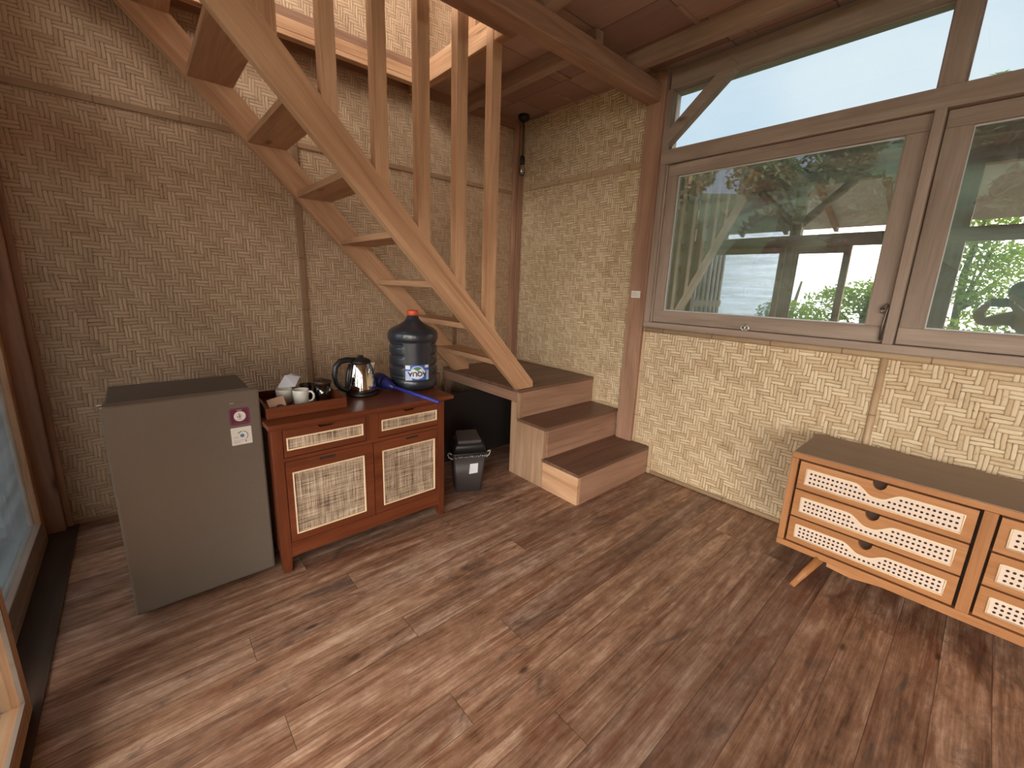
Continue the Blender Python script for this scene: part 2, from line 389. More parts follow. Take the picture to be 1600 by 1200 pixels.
M['inkblue'] = plain('ink_blue', (0.07, 0.20, 0.36), 0.5)
M['inkgreen'] = plain('ink_green', (0.09, 0.26, 0.10), 0.5)
M['inknavy'] = plain('ink_navy', (0.012, 0.016, 0.055), 0.5)
M['inkred'] = plain('ink_red', (0.45, 0.03, 0.03), 0.5)
M['label_blue'] = plain('label_blue', (0.045, 0.13, 0.52), 0.35, 0.0, 0.2, 60)
M['label_light'] = plain('label_pale_blue', (0.50, 0.60, 0.85), 0.35, 0.0, 0.12, 90)
M['label_white'] = plain('label_white', (0.80, 0.82, 0.88), 0.4)
M['hole'] = plain('cane_hole', (0.028, 0.014, 0.009), 0.8)
M['cane'] = plain('cane_cream', (0.74, 0.58, 0.47), 0.55, 0.0, 0.10, 260)
M['cane_edge'] = plain('cane_border', (0.86, 0.67, 0.45), 0.5, 0.0, 0.05, 120)
M['brown_top'] = wood('dresser_top_brown', (0.24, 0.160, 0.117), (0.275, 0.185, 0.136), (0.31, 0.21, 0.157), axis='y', rough=0.42, knots=False)
M['dresser_gap'] = plain('dresser_dark_inside', (0.055, 0.026, 0.014), 0.8)
M['lampblack'] = plain('lamp_black', (0.01, 0.009, 0.009), 0.5)
M['glass'] = glass_pane('clear_glass', 0.07, (0.90, 0.92, 0.92))
M['bulb'] = glass_pane('bulb_glass', 0.08, (0.95, 0.93, 0.9))
M['pane_film'] = glass_pane('window_glass_film', 0.32, (0.60, 0.66, 0.69), extra=0.14)
M['pane_clear'] = glass_pane('window_glass_clear', 0.03, (0.93, 0.96, 0.97))
M['pane_dark'] = glass_pane('door_glass_tinted', 0.12, (0.60, 0.65, 0.70), extra=0.25)
M['pane_edge'] = plain('glass_bead_pale', (0.62, 0.62, 0.60), 0.5)
M['skin'] = plain('skin', (0.42, 0.25, 0.17), 0.5)
M['hair'] = plain('dark_hair', (0.012, 0.010, 0.009), 0.6)
M['shirt'] = plain('grey_vest', (0.33, 0.31, 0.30), 0.8)
M['shorts'] = plain('dark_shorts', (0.03, 0.035, 0.05), 0.8)
M['trunk'] = plain('tree_bark', (0.16, 0.12, 0.085), 0.9, 0.0, 0.3, 12)
M['palestem'] = plain('pale_stem', (0.42, 0.36, 0.24), 0.7, 0.0, 0.2, 20)
M['leaf_bright'] = leaf_mat('leaf_bright', (0.14, 0.26, 0.03), (0.40, 0.52, 0.08), 0.5)
M['leaf_dark'] = leaf_mat('leaf_dark', (0.06, 0.105, 0.05), (0.17, 0.225, 0.115), 0.3)
M['leaf_banana'] = leaf_mat('leaf_banana', (0.16, 0.27, 0.10), (0.33, 0.44, 0.20), 0.45)
M['leaf_palm'] = leaf_mat('leaf_palm', (0.10, 0.17, 0.09), (0.25, 0.33, 0.20), 0.35)
M['ground'] = plain('ground_green', (0.08, 0.11, 0.045), 0.95, 0.0, 0.5, 3)
M['hill'] = plain('hill_green', (0.055, 0.085, 0.045), 0.95, 0.0, 0.5, 1.5)
M['threshold'] = wood('threshold_wood', (0.035, 0.022, 0.016), (0.07, 0.046, 0.034), (0.11, 0.072, 0.054), axis='y', rough=0.55)
M['deck'] = wood('deck_wood', *TEAKD, axis='y', rough=0.7)
M['roof'] = plain('roof_sheet', (0.56, 0.57, 0.58), 0.8, 0.0, 0.15, 6)

XR, YB, XL, YF = 2.65, 2.915, -0.50, -3.20
ZC = 2.62
W3 = dict(kind='structure')

# ------------------------------------------------------------------ shell
o = MB().box(-0.62, XR+0.1, YF-0.1, YB+0.1, -0.10, 0.0).build('floor', M['floor']); tag(o, 'worn brown wooden plank floor', None, None, 'structure')
o = MB().box(XL, -0.355, YF, YB-0.01, 0.0, 0.006).build('trim_1', M['threshold']); tag(o, 'dark threshold plank along the glazed doors', None, None, 'structure')
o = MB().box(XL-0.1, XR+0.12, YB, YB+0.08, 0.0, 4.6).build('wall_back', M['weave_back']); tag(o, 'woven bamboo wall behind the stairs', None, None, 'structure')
# right wall: short panel beside the stairs (full height) and panel under the windows
m = MB()
m.box(XR, XR+0.08, 1.60, YB, 0.0, ZC)
m.box(XR, XR+0.08, YF, 1.60, 0.0, 1.04)
m.box(XR, XR+0.08, YF, -0.92, 1.04, ZC)
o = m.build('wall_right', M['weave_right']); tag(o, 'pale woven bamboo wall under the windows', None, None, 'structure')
o = MB().box(XL-0.1, XR+0.1, YF-0.08, YF, 0.0, ZC).build('wall_front', M['weave_back']); tag(o, 'bamboo wall behind the camera', None, None, 'structure')
# upper storey walls and roof (seen through the stair well)
o = MB().box(XR, XR+0.08, YF, YB, ZC+0.03, 4.6).build('wall_upper', M['weave_back']); tag(o, 'upper storey bamboo end wall', None, None, 'structure')
m = MB(); m.box(XL-0.1, XL-0.02, YF, YB, ZC+0.03, 3.10); m.box(XL-0.1, XL-0.02, YF, -2.4, 3.10, 4.5); m.box(XL-0.1, XL-0.02, 2.3, YB, 3.10, 4.5); m.box(XL-0.1, XR+0.08, YF-0.08, YF, ZC, 4.8)
o = m.build('wall_left', M['weave_back']); tag(o, 'upper storey bamboo wall with a wide opening', None, None, 'structure')
m = MB(); m.prism_y([(XL-0.5, 4.5), (1.1, 5.4), (XR+0.5, 4.5), (XR+0.5, 4.56), (1.1, 5.46), (XL-0.5, 4.56)], YF-0.4, YB+0.4)
o = m.build('roof', M['roof']); tag(o, 'pitched roof over the upper storey', None, None, 'structure')
for k, (x, y) in enumerate(((1.62, 2.80), (2.0, 2.80), (2.57, 2.80), (0.2, 2.82), (2.57, 2.2))):
    o = MB().box(x-0.035, x+0.035, y-0.035, y+0.035, ZC+0.03, 4.3).build('wooden_post', M['teak_z'], bev=0.003); tag(o, None, None, None, 'structure')
o = MB().box(1.75, 2.62, 2.70, 2.76, ZC+0.03, ZC+0.16).build('wooden_rail', M['teak_x']); tag(o, None, None, None, 'structure')
# ceiling (upper floor boards) with the stair opening
HX1, HY0, HY1 = 1.575, 1.905, 2.735
m = MB()
m.box(XL-0.08, XR+0.08, YF, HY0, ZC, ZC+0.03)
m.box(HX1+0.04, XR+0.08, HY0, YB, ZC, ZC+0.03)
m.box(XL-0.08, HX1+0.04, HY1, YB, ZC, ZC+0.03)
o = m.build('ceiling', M['ceiling']); tag(o, 'dark red-brown board ceiling', None, None, 'structure')
# ceiling joists (run along the window wall) and the big beam
for x, ya, yb in ((2.335, YF, 1.69), (1.99, 1.64, YB), (1.575, YF, HY0-0.08)):
    o = MB().box(x, x+0.066, ya, yb, 2.535, ZC-0.001).build('ceiling_joist', M['joist'], bev=0.004); tag(o, None, None, None, 'structure')
for x in (0.9, 0.2):
    o = MB().box(x, x+0.062, YF, HY0-0.08, 2.54, ZC).build('ceiling_joist', M['joist'], bev=0.004); tag(o, None, None, None, 'structure')
o = MB().box(XL, XR+0.02, 1.605, 1.70, 2.43, 2.535).build('ceiling_beam', M['teakd_x'], bev=0.006); tag(o, 'heavy square beam under the ceiling joists', None, None, 'structure')
# ceiling board battens
for (x0, x1, y) in ((2.40, 2.65, 1.1), (2.13, 2.33, 1.25), (2.13, 2.33, 0.6), (1.86, 2.06, 0.95), (2.13, 2.33, 2.1), (2.40, 2.65, 2.3), (1.86, 2.06, 2.35)):
    o = MB().box(x0, x1, y, y+0.02, ZC-0.008, ZC).build('ceiling_batten', M['joist']); tag(o, None, None, None, 'structure')
# stair-well trimming
o = MB().box(XL, HX1+0.06, HY0-0.075, HY0, 2.53, ZC).build('stairwell_header', M['teakd_x'], bev=0.003); tag(o, 'dark header along the near side of the stair opening', None, None, 'structure')
m = MB(); m.box(HX1, HX1+0.055, HY0, YB-0.01, 2.53, ZC-0.002, bev=0.003)
o = m.build('stairwell_trimmer', M['teak_y']); tag(o, 'joist on the right side of the stair opening', None, None, 'structure')
o = MB().box(HX1+0.008, HX1+0.055, HY0, HY1+0.02, ZC+0.004, ZC+0.045, bev=0.002).build('floor_edge', M['teak_y']); tag(o, None, None, None, 'structure')
o = MB().box(XL, HX1-0.002, HY1-0.015, HY1+0.03, 2.56, ZC-0.001, bev=0.003).build('stairwell_fascia', M['teak_x']); tag(o, 'fascia board along the far side of the stair opening', None, None, 'structure')
o = MB().box(XL, HX1-0.002, HY1-0.02, HY1+0.03, 2.53, 2.557, bev=0.003).build('stairwell_fascia', M['teak_x']); tag(o, None, None, None, 'structure')
o = MB().box(XL, HX1-0.01, HY1-0.005, HY1+0.03, ZC+0.003, ZC+0.05, bev=0.002).build('floor_edge', M['teakd_x']); tag(o, None, None, None, 'structure')
# wall plates
o = MB().box(XR-0.012, XR+0.12, -1.3, 1.56, 2.487, 2.60).build('wall_plate', M['grey_y'], bev=0.004); tag(o, 'wall plate above the windows', None, None, 'structure')
o = MB().box(XL, XR-0.01, YB-0.02, YB, 2.555, ZC).build('wall_plate', M['teakd_x']); tag(o, None, None, None, 'structure')
# posts
o = MB().box(2.615, 2.76, 1.575, 1.70, 0.0, 2.60).build('wooden_post', M['teakd_z'], bev=0.004); tag(o, 'square post between the bamboo panel and the windows', None, None, 'structure')
o = MB().box(2.632, 2.655, 1.535, 1.575, 1.04, 2.49, bev=0.002).build('trim_2', M['grey_z']); tag(o, None, None, None, 'structure')
for (x0, x1, y0, y1) in ((2.600, 2.645, 2.868, 2.905), (2.556, 2.600, 2.885, 2.915)):
    o = MB().box(x0, x1, y0, y1, 0.0, 2.60, bev=0.004).build('corner_post', M['teakd_z']); tag(o, None, None, None, 'structure')
o = MB().box(XL, -0.40, YB-0.055, YB, 0.0, ZC, bev=0.005).build('wooden_post', M['teakd_z']); tag(o, 'post at the left end of the back wall', None, None, 'structure')
o = MB().box(-0.40, -0.375, YB-0.018, YB, 0.0, ZC, bev=0.003).build('trim_3', M['teakd_z']); tag(o, None, None, None, 'structure')

# wall trims -----------------------------------------------------------------
def halfpole(name, p0, p1, r, mat):
    o = MB().tube([p0, p1], r, 12).build(name, mat); tag(o, None, None, None, 'structure'); return o
def slat(name, x0, x1, y0, y1, z0, z1, mat):
    o = MB().box(x0, x1, y0, y1, z0, z1, bev=0.003).build(name, mat); tag(o, None, None, None, 'structure'); return o
n = 4
slat('trim_4', -0.375, 0.80, YB-0.012, YB, 2.045, 2.075, M['pole_bx'])
slat('trim_5', 0.84, 2.55, YB-0.012, YB, 2.045, 2.075, M['pole_bx'])
slat('trim_6', 0.80, 0.838, YB-0.016, YB, 0.0, 2.56, M['pole_bz'])
slat('trim_7', 1.955, 1.99, YB-0.014, YB, 0.62, 2.56, M['pole_bz'])
slat('baseboard_back', -0.375, 2.55, YB-0.012, YB, 0.0, 0.022, M['teakd_x'])
slat('trim_8', XR-0.012, XR, 1.705, 2.865, 2.077, 2.112, M['pole_y'])
# sill
slat('window_sill', 2.622, 2.76, -1.3, 1.572, 1.036, 1.074, M['grey_y'])
halfpole('trim_9', (2.645, YF, 1.020), (2.645, 1.555, 1.020), 0.018, M['strip'])
halfpole('trim_10', (2.648, 0.300, 0.0), (2.648, 0.300, 1.006), 0.015, M['pole_z'])
halfpole('baseboard_right', (2.645, YF, 0.014), (2.645, 1.405, 0.014), 0.014, M['strip'])
# narrow bamboo strips that trace the steps on the right wall
T = XR-0.012
slat('trim_11', T, XR, 1.413, 1.434, 0.0, 0.222, M['stripz'])
slat('trim_12', T, XR, 1.434, 1.575, 0.203, 0.222, M['strip'])
slat('trim_13', T, XR, 1.556, 1.574, 0.222, 1.003, M['stripz'])
slat('trim_14', T, XR, 1.702, 1.945, 0.413, 0.430, M['strip'])
slat('trim_15', T, XR, 1.945, 1.962, 0.413, 0.630, M['stripz'])
slat('trim_16', T, XR, 1.962, 2.865, 0.612, 0.630, M['strip'])

# ------------------------------------------------------------------ windows in the right wall
slat('window_mullion', 2.625, 2.76, 0.284, 0.322, 1.074, 2.062, M['grey_z'])
slat('window_mullion', 2.655, 2.76, 0.255, 0.335, 2.145, 2.49, M['grey_z'])
slat('window_transom', 2.630, 2.76, -1.3, 1.572, 2.062, 2.147, M['grey_y'])
slat('window_jamb', 2.650, 2.76, 1.525, 1.575, 1.074, 2.062, M['grey_z'])
slat('window_jamb', 2.660, 2.76, 1.548, 1.575, 2.147, 2.49, M['grey_z'])
slat('window_jamb', 2.650, 2.76, -0.97, -0.92, 1.074, 2.49, M['grey_z'])
def sash(name, ya, yb, ga, gb, z0, z1, g0, g1, x0, x1, label, stl=None):
    r = empty(name, (0, 0, 0)); tag(r, label, None, None, 'structure')
    for (y0, y1, a, b, mt) in ((ya, yb, z0, g0, 'grey_y'), (ya, yb, g1, z1, 'grey_y'), (ya, ga, g0, g1, 'grey_z'), (gb, yb, g0, g1, 'grey_z')):
        MB().box(x0, x1, y0, y1, a, b, bev=0.003).build('frame_rail' if mt == 'grey_y' else 'frame_stile', M[mt], r)
    xm = x0+0.026
    m = MB(); m.box(xm, xm+0.004, ga-0.004, gb+0.004, g0-0.004, g1+0.004); m.build('glass', M['pane_film'], r)
    m = MB(); e = 0.006
    m.box(xm-0.006, xm-0.001, ga, gb, g0, g0+e); m.box(xm-0.006, xm-0.001, ga, gb, g1-e, g1); m.box(xm-0.006, xm-0.001, ga, ga+e*0.7, g0+e, g1-e); m.box(xm-0.006, xm-0.001, gb-e*0.7, gb, g0+e, g1-e)
    m.build('glazing_bead', M['pane_edge'], r)
    return r
w1 = sash('window_1', 0.325, 1.523, 0.402, 1.458, 1.076, 2.060, 1.154, 1.990, 2.655, 2.705, 'hinged window sash with reflective glass beside the post')
w2 = sash('window_2', -0.915, 0.281, -0.82, 0.196, 1.076, 2.060, 1.154, 1.990, 2.668, 2.715, 'second window sash nearer the right edge of view')
# latch on the bottom rail and hook stay on the stile
m = MB(); m.tube([(2.648, 0.930, 1.072), (2.640, 0.930, 1.088), (2.648, 0.930, 1.110)], 0.006, 8)
m.tube([(2.645, 0.930+0.022*cos(a), 1.090+0.015*sin(a)) for a in [pi*k/10*2 for k in range(11)]], 0.0045, 8, caps=False)
m.build('latch', M['bright_metal'], w1)
m = MB(); m.tube([(2.648, 0.345, 1.236), (2.632, 0.345, 1.244), (2.630, 0.332, 1.258), (2.642, 0.326, 1.250), (2.640, 0.330, 1.225), (2.640, 0.335, 1.16), (2.642, 0.335, 1.09)], 0.005, 8)
m.tube([(2.655, 0.345, 1.236), (2.640, 0.352, 1.236), (2.636, 0.350, 1.222), (2.640, 0.340, 1.218)], 0.005, 8)
m.build('hook_stay', M['iron'], w1)
def clerestory(name, ga, gb, g0, g1, label):
    r = empty(name); tag(r, label, None, None, 'structure')
    MB().box(2.70, 2.704, ga, gb, g0, g1).build('glass', M['pane_clear'], r)
    m = MB(); e = 0.007
    m.box(2.694, 2.70, ga, gb, g0, g0+e); m.box(2.694, 2.70, ga, gb, g1-e, g1); m.box(2.694, 2.70, ga, ga+e, g0+e, g1-e); m.box(2.694, 2.70, gb-e, gb, g0+e, g1-e)
    m.build('glazing_bead', M['grey_y'], r)
clerestory('window_3', 0.335, 1.548, 2.147, 2.487, 'long clear upper pane with a diagonal brace')
clerestory('window_4', -0.92, 0.255, 2.147, 2.487, 'clear upper pane at the right edge of view')
# diagonal brace across the corner of the upper pane
p0, p1 = Vector((2.655, 1.578, 2.185)), Vector((2.655, 1.185, 2.525))
d = (p1-p0).normalized(); nrm = Vector((0, -d.z, d.y)); w = 0.033
m = MB(); m.prism([(p0.y+nrm.y*w, p0.z+nrm.z*w), (p1.y+nrm.y*w, p1.z+nrm.z*w), (p1.y-nrm.y*w, p1.z-nrm.z*w), (p0.y-nrm.y*w, p0.z-nrm.z*w)], lambda a, b: Vector((2.628, a, b)), lambda a, b: Vector((2.692, a, b)))
o = m.build('corner_brace', M['grey_y'], bev=0.003); tag(o, 'diagonal timber brace between post and wall plate', None, None, 'structure')

# ------------------------------------------------------------------ glazed left side (x = -0.5): fixed pane, open door way, veranda
slat('wooden_post', -0.60, -0.50, 1.63, 1.74, -0.3, ZC, M['teakd_z'])
slat('wooden_post', -0.60, -0.50, 0.30, 0.42, -0.3, ZC, M['teakd_z'])
slat('wooden_post', -0.60, -0.50, -0.92, -0.80, -0.3, ZC, M['teakd_z'])
slat('wooden_post', -0.60, -0.50, -2.10, -1.98, -0.3, ZC, M['teakd_z'])
slat('wooden_post', -0.60, -0.50, YF, YF+0.1, -0.3, ZC, M['teakd_z'])
slat('door_header', -0.58, -0.49, YF, YB, 1.825, 1.955, M['teakd_y'])
slat('wall_plate', -0.60, -0.49, YF, YB, 2.49, ZC, M['teakd_y'])
for s in (1, -1):
    a, b = Vector((-0.55, 1.685+0.02*s, 2.07)), Vector((-0.55, 1.685+0.46*s, 2.50))
    o = MB().tube([a, b], 0.045, 4).build('corner_brace', M['teakd_y']); tag(o, None, None, None, 'structure')
r = empty('door_1'); tag(r, 'fixed glazed door panel at the left edge of view', None, None, 'structure')
MB().box(-0.49, -0.486, 1.80, 2.80, 0.10, 1.76).build('glass', M['pane_dark'], r)
MB().box(-0.51, -0.465, 2.80, 2.86, 0.0, 1.824, bev=0.003).build('frame_stile', M['teak_z'], r)
MB().box(-0.51, -0.465, 1.74, 1.80, 0.0, 1.824, bev=0.003).build('frame_stile', M['teak_z'], r)
MB().box(-0.51, -0.465, 1.80, 2.80, 0.0, 0.10, bev=0.003).build('frame_rail', M['grey_y'], r)
MB().box(-0.51, -0.465, 1.80, 2.80, 1.76, 1.824, bev=0.003).build('frame_rail', M['teak_y'], r)
MB().box(-0.545, -0.541, 1.74, 2.86, 1.955, 2.49).build('glass', M['pane_dark'], r)  # tinted upper pane added to cut the light on the back wall
slat('door_track', -0.475, -0.455, YF, 2.80, 0.0, 0.035, M['grey_y'])
r = empty('door_2'); tag(r, 'sliding glazed door leaf beside the camera', None, None, 'structure')
MB().box(-0.398, -0.394, 1.17, 1.585, 0.09, 1.74).build('glass', M['pane_clear'], r)
MB().box(-0.42, -0.372, 1.585, 1.65, 0.012, 1.82, bev=0.004).build('frame_stile', M['teak_z'], r)
MB().box(-0.42, -0.372, 1.105, 1.17, 0.012, 1.82, bev=0.004).build('frame_stile', M['teak_z'], r)
MB().box(-0.42, -0.372, 1.17, 1.585, 0.012, 0.09, bev=0.004).build('frame_rail', M['teak_y'], r)
MB().box(-0.42, -0.372, 1.17, 1.585, 1.74, 1.82, bev=0.004).build('frame_rail', M['teak_y'], r)
m = MB(); m.box(-0.376, -0.366, 1.575, 1.585, 0.09, 1.74); m.box(-0.376, -0.366, 1.17, 1.575, 0.09, 0.10); m.build('glazing_bead', M['grey_y'], r)
# veranda
o = MB().box(-2.2, -0.62, -5.0, 3.6, -0.16, -0.04).build('veranda_deck', M['deck']); tag(o, 'wooden veranda deck outside the glazed doors', None, None, 'structure')
m = MB(); m.prism_y([(-2.05, 2.20), (-0.45, 2.72), (-0.45, 2.76), (-2.05, 2.24)], -5.2, 3.8)
o = m.build('veranda_roof', M['roof']); tag(o, None, None, None, 'structure')
for y in (-4.6, -3.6, -2.6, -1.6, -0.6, 0.4, 1.0, 1.6, 2.2, 2.8, 3.4):
    m = MB(); m.prism_y([(-2.0, 2.145), (-0.5, 2.63), (-0.5, 2.70), (-2.0, 2.214)], y, y+0.05)
    o = m.build('veranda_rafter', M['teakd_x']); tag(o, None, None, None, 'structure')
for y in (-4.8, 3.3):
    o = MB().box(-2.0, -1.9, y, y+0.1, -0.6, 2.19).build('veranda_post', M['teakd_z']); tag(o, None, None, None, 'structure')
# slatted screen at the far end of the veranda
o = empty('slatted_screen', (-1.9, 3.0, -0.04)); tag(o, 'slatted timber screen at the far end of the veranda', None, None, 'structure')
for k in range(9):
    MB().box(k*0.15, k*0.15+0.07, 0, 0.03, 0, 2.3).build('slat', M['teakd_z'], o)
MB().box(0, 1.3, -0.02, 0.0, 1.1, 1.2).build('rail', M['teakd_x'], o)

# ------------------------------------------------------------------ landing steps
ST = empty('landing_steps', (1.86, 1.436, 0)); tag(ST, 'brown boarded corner steps with three risers and a landing at the foot of the stair', 'steps')
xs, x1 = 0.0, XR-0.015-1.86
def Y(v): return v-1.436
m = MB(); m.prism_x([(0, 0), (Y(1.718), 0), (Y(1.718), 0.398), (Y(1.718)+0.001, 0.398), (Y(1.718), 0.188), (0, 0.188)][0:2]+[(Y(1.73), 0.0), (Y(1.73), 0.188), (0, 0.188)], 0.0, 0.028)
m.build('side_panel', M['teak_y'], ST, bev=0.002)
MB().box(0.0, 0.028, Y(1.732), Y(1.995), 0.0, 0.398).build('side_panel', M['sidewood'], ST, bev=0.002)
MB().box(0.0, 0.06, Y(1.997), Y(2.05), 0.0, 0.515).build('support_post', M['sidewood'], ST, bev=0.002)
MB().box(0.0, 0.028, Y(1.964), Y(1.995), 0.40, 0.585).build('side_panel', M['sidewood'], ST)
MB().box(0.0, 0.03, Y(1.998), Y(2.90), 0.516, 0.585).build('fascia', M['teakd_y'], ST, bev=0.003)
for (ya, za, zb) in ((1.436, 0.0, 0.178), (1.718, 0.203, 0.388), (1.964, 0.413, 0.586)):
    MB().box(0.030, x1, Y(ya)+0.003, Y(ya)+0.022, za, zb).build('riser', M['teakd_x'], ST)
for (ya, yb, z) in ((1.436, 1.74, 0.201), (1.718, 1.985, 0.411)):
    MB().box(-0.002, x1, Y(ya)-0.004, Y(yb), z-0.022, z, bev=0.003).build('tread', M['tread'], ST)
MB().box(-0.002, x1, Y(1.960), Y(2.90), 0.587, 0.609, bev=0.003).build('landing', M['tread'], ST)
MB().box(x1-0.03, x1, Y(1.998), Y(2.90), 0.0, 0.585).build('shade_side_board', M['shadeboard'], ST)  # added lining, coloured near-black so this side reads as shade
MB().box(1.30-1.86, x1-0.031, Y(2.44), Y(2.455), 0.0, 0.512).build('shade_back_board', M['shadeboard'], ST)  # added board, its near-black colour stands in for shade below the landing
MB().box(0.0, 0.05, Y(2.86), Y(2.90), 0.0, 0.515).build('support_post', M['teakd_z'], ST)
MB().box(-0.10, -0.055, Y(2.86), Y(2.90), 0.0, 0.57).build('support_post', M['teakd_z'], ST)

# ------------------------------------------------------------------ staircase
SC = empty('staircase', (1.9, 2.35, 0.609)); tag(SC, 'open teak staircase with sloped stringers, thin treads and square balusters', 'staircase')
OX, OY, OZ = 1.9, 2.35, 0.609
up = lambda x: 0.882+1.046*(1.765-x)
lo = lambda x: 0.895+1.032*(1.572-x)
def stringer(y0, y1):
    m = MB(); xe = -0.30
    xlow = 1.572+(0.895-0.609-0.001)/1.032
    pts = [(xlow, 0.610), (1.985, 0.610), (1.985, up(1.985)), (xe, up(xe)), (xe, lo(xe))]
    m.prism_y([(a-OX, b-OZ) for a, b in pts], y0-OY, y1-OY)
    return m.build('stringer', M['stringer'], SC, bev=0.003)
stringer(1.975, 2.020); stringer(2.715, 2.760)
for k in range(8):
    x = 1.678-0.2283*k; z = 0.820+0.2357*k
    MB().box(x-OX, x+0.190-OX, 2.021-OY, 2.714-OY, z-0.032-OZ, z-OZ, bev=0.003).build('tread', M['teak_y'], SC)
for (xa, xb) in ((1.566, 1.632), (1.345, 1.411), (1.121, 1.188), (0.903, 0.967), (0.680, 0.744), (0.42, 0.525)):
    zt = ZC-0.001 if xa > 1.0 else (2.95 if xa > 0.6 else 3.3)
    m = MB(); m.prism_y([(xa-OX, up(xa)-OZ-0.01), (xb-OX, up(xb)-OZ), (xb-OX, zt-OZ), (xa-OX, zt-OZ)], 1.9735-OY, 2.028-OY)
    m.build('baluster', M['teak_z'], SC, bev=0.002)
m = MB(); m.prism_y([(0.95-OX, 2.62-OZ), (0.95-OX, 2.70-OZ), (-0.3-OX, up(-0.3)+0.86-OZ), (-0.3-OX, up(-0.3)+0.78-OZ)], 1.97-OY, 2.03-OY)

# ------------------------------------------------------------------ small fridge
FR = empty('mini_fridge', (0.1015, 2.05, 0)); tag(FR, 'dark grey mini fridge with two stickers on the door', 'fridge')
fx = lambda x: x-0.1015
fy = lambda y: y-2.05
MB().box(fx(-0.128), fx(0.318), fy(1.955), fy(2.29), 0.02, 0.832, bev=0.006).build('body', M['fridge_top'], FR)
dm = MB(); dm.box(fx(-0.136), fx(0.3365), fy(1.904), fy(1.948), 0.018, 0.842, bev=0.008); DOOR = dm.build('door', M['fridge'], FR)
MB().box(fx(-0.126), fx(0.316), fy(1.948), fy(1.955), 0.03, 0.832).build('door_gasket', M['rubber'], FR)
MB().box(fx(-0.141), fx(-0.126), fy(1.908), fy(1.932), 0.8425, 0.849, bev=0.002).build('hinge', M['bright_metal'], FR)
MB().box(fx(-0.12), fx(0.31), fy(1.96), fy(2.27), 0.0, 0.02).build('foot', M['rubber'], FR)
def rrect(x0, x1, z0, z1, r, n=6):
    pts = []
    for cx, cz, a0 in ((x1-r, z1-r, 0), (x0+r, z1-r, pi/2), (x0+r, z0+r, pi), (x1-r, z0+r, 3*pi/2)):
        for k in range(n+1): a = a0+pi/2*k/n; pts.append((cx+r*cos(a), cz+r*sin(a)))
    return pts
def plate(m, pts, y0, y1): m.prism_y([(fx(a), b) for a, b in pts], fy(y0), fy(y1))
yd = 1.904
m = MB(); plate(m, rrect(0.2265, 0.2955, 0.7015, 0.7715, 0.009), yd-0.0012, yd)
m.mi = 1
fr = rrect(0.2290, 0.2930, 0.7040, 0.7690, 0.008); fi = rrect(0.2302, 0.2918, 0.7052, 0.7678, 0.007)
for k in range(len(fr)):
    a, b, c, e = fr[k], fr[(k+1) % len(fr)], fi[(k+1) % len(fi)], fi[k]
    m.quad(*[(fx(q[0]), fy(yd-0.0016), q[1]) for q in (a, b, c, e)])
m.box(fx(0.237), fx(0.285), fy(yd-0.0016), fy(yd-0.0014), 0.7095, 0.7108)
m.mi = 2
plate(m, [(0.2615+0.0205*cos(2*pi*k/32), 0.7375+0.0205*sin(2*pi*k/32)) for k in range(32)], yd-0.0018, yd-0.0013)
m.box(fx(0.252), fx(0.270), fy(yd-0.0018), fy(yd-0.0014), 0.7620, 0.7636)
m.mi = 3                                     # little line drawing of a tree on the white oval
for k in range(9):
    a = random.uniform(0, 2*pi); rr = random.uniform(0.002, 0.006); cx, cz = 0.2615+random.uniform(-.005, .005), 0.739+random.uniform(-.006, .009)
    m.tube([(fx(cx+rr*cos(q)), fy(yd-0.002), cz+rr*sin(q)) for q in [a+0.5*i for i in range(9)]], 0.0005, 5)
m.tube([(fx(0.2615), fy(yd-0.002), 0.724), (fx(0.261), fy(yd-0.002), 0.752)], 0.0008, 5); m.tube([(fx(0.254), fy(yd-0.002), 0.7245), (fx(0.269), fy(yd-0.002), 0.7245)], 0.0008, 5)
o = m.build('sticker', [M['purple'], M['pinkline'], M['sticker'], M['ink']], DOOR); o['label'] = 'purple sticker with a white oval'
m = MB(); plate(m, rrect(0.2255, 0.2968, 0.6185, 0.6912, 0.002), yd-0.0012, yd)
m.mi = 1; plate(m, [(0.2632+0.0075*cos(2*pi*k/24), 0.6555+0.0075*sin(2*pi*k/24)) for k in range(24)], yd-0.0018, yd-0.0013)
m.mi = 2
m.tube([(fx(0.2632+0.019*cos(a)), fy(yd-0.0016), 0.6555+0.019*sin(a)) for a in [radians(-50+10*k) for k in range(14)]], 0.0012, 5)
m.mi = 3
for k in range(4):
    a0, a1 = radians(92+k*13), radians(102+k*13)
    plate(m, [(0.2632+rr*cos(a), 0.6555+rr*sin(a)) for rr, a in ((0.015, a0), (0.020, a0), (0.020, a1), (0.015, a1))], yd-0.0018, yd-0.0013)
m.mi = 2
for z, xa, xb in ((0.652, 0.236, 0.250), (0.648, 0.232, 0.251), (0.637, 0.232, 0.270), (0.631, 0.231, 0.262), (0.627, 0.233, 0.252)):
    m.box(fx(xa), fx(xb), fy(yd-0.0016), fy(yd-0.0013), z, z+0.0009)
m.box(fx(0.272), fx(0.276), fy(yd-0.0016), fy(yd-0.0013), 0.627, 0.636)
o = m.build('sticker', [M['sticker'], M['inkblue'], M['ink'], M['inkgreen']], DOOR); o['label'] = 'white energy sticker with a blue dot'
m = MB()
for k in range(4): x = 0.232+k*0.0036; m.tube([(fx(x), fy(yd-0.0006), 0.7915), (fx(x+0.001), fy(yd-0.0006), 0.7965 if k % 2 == 0 else 0.7945), (fx(x+0.003), fy(yd-0.0006), 0.792)], 0.0007, 5)
m.mi = 1
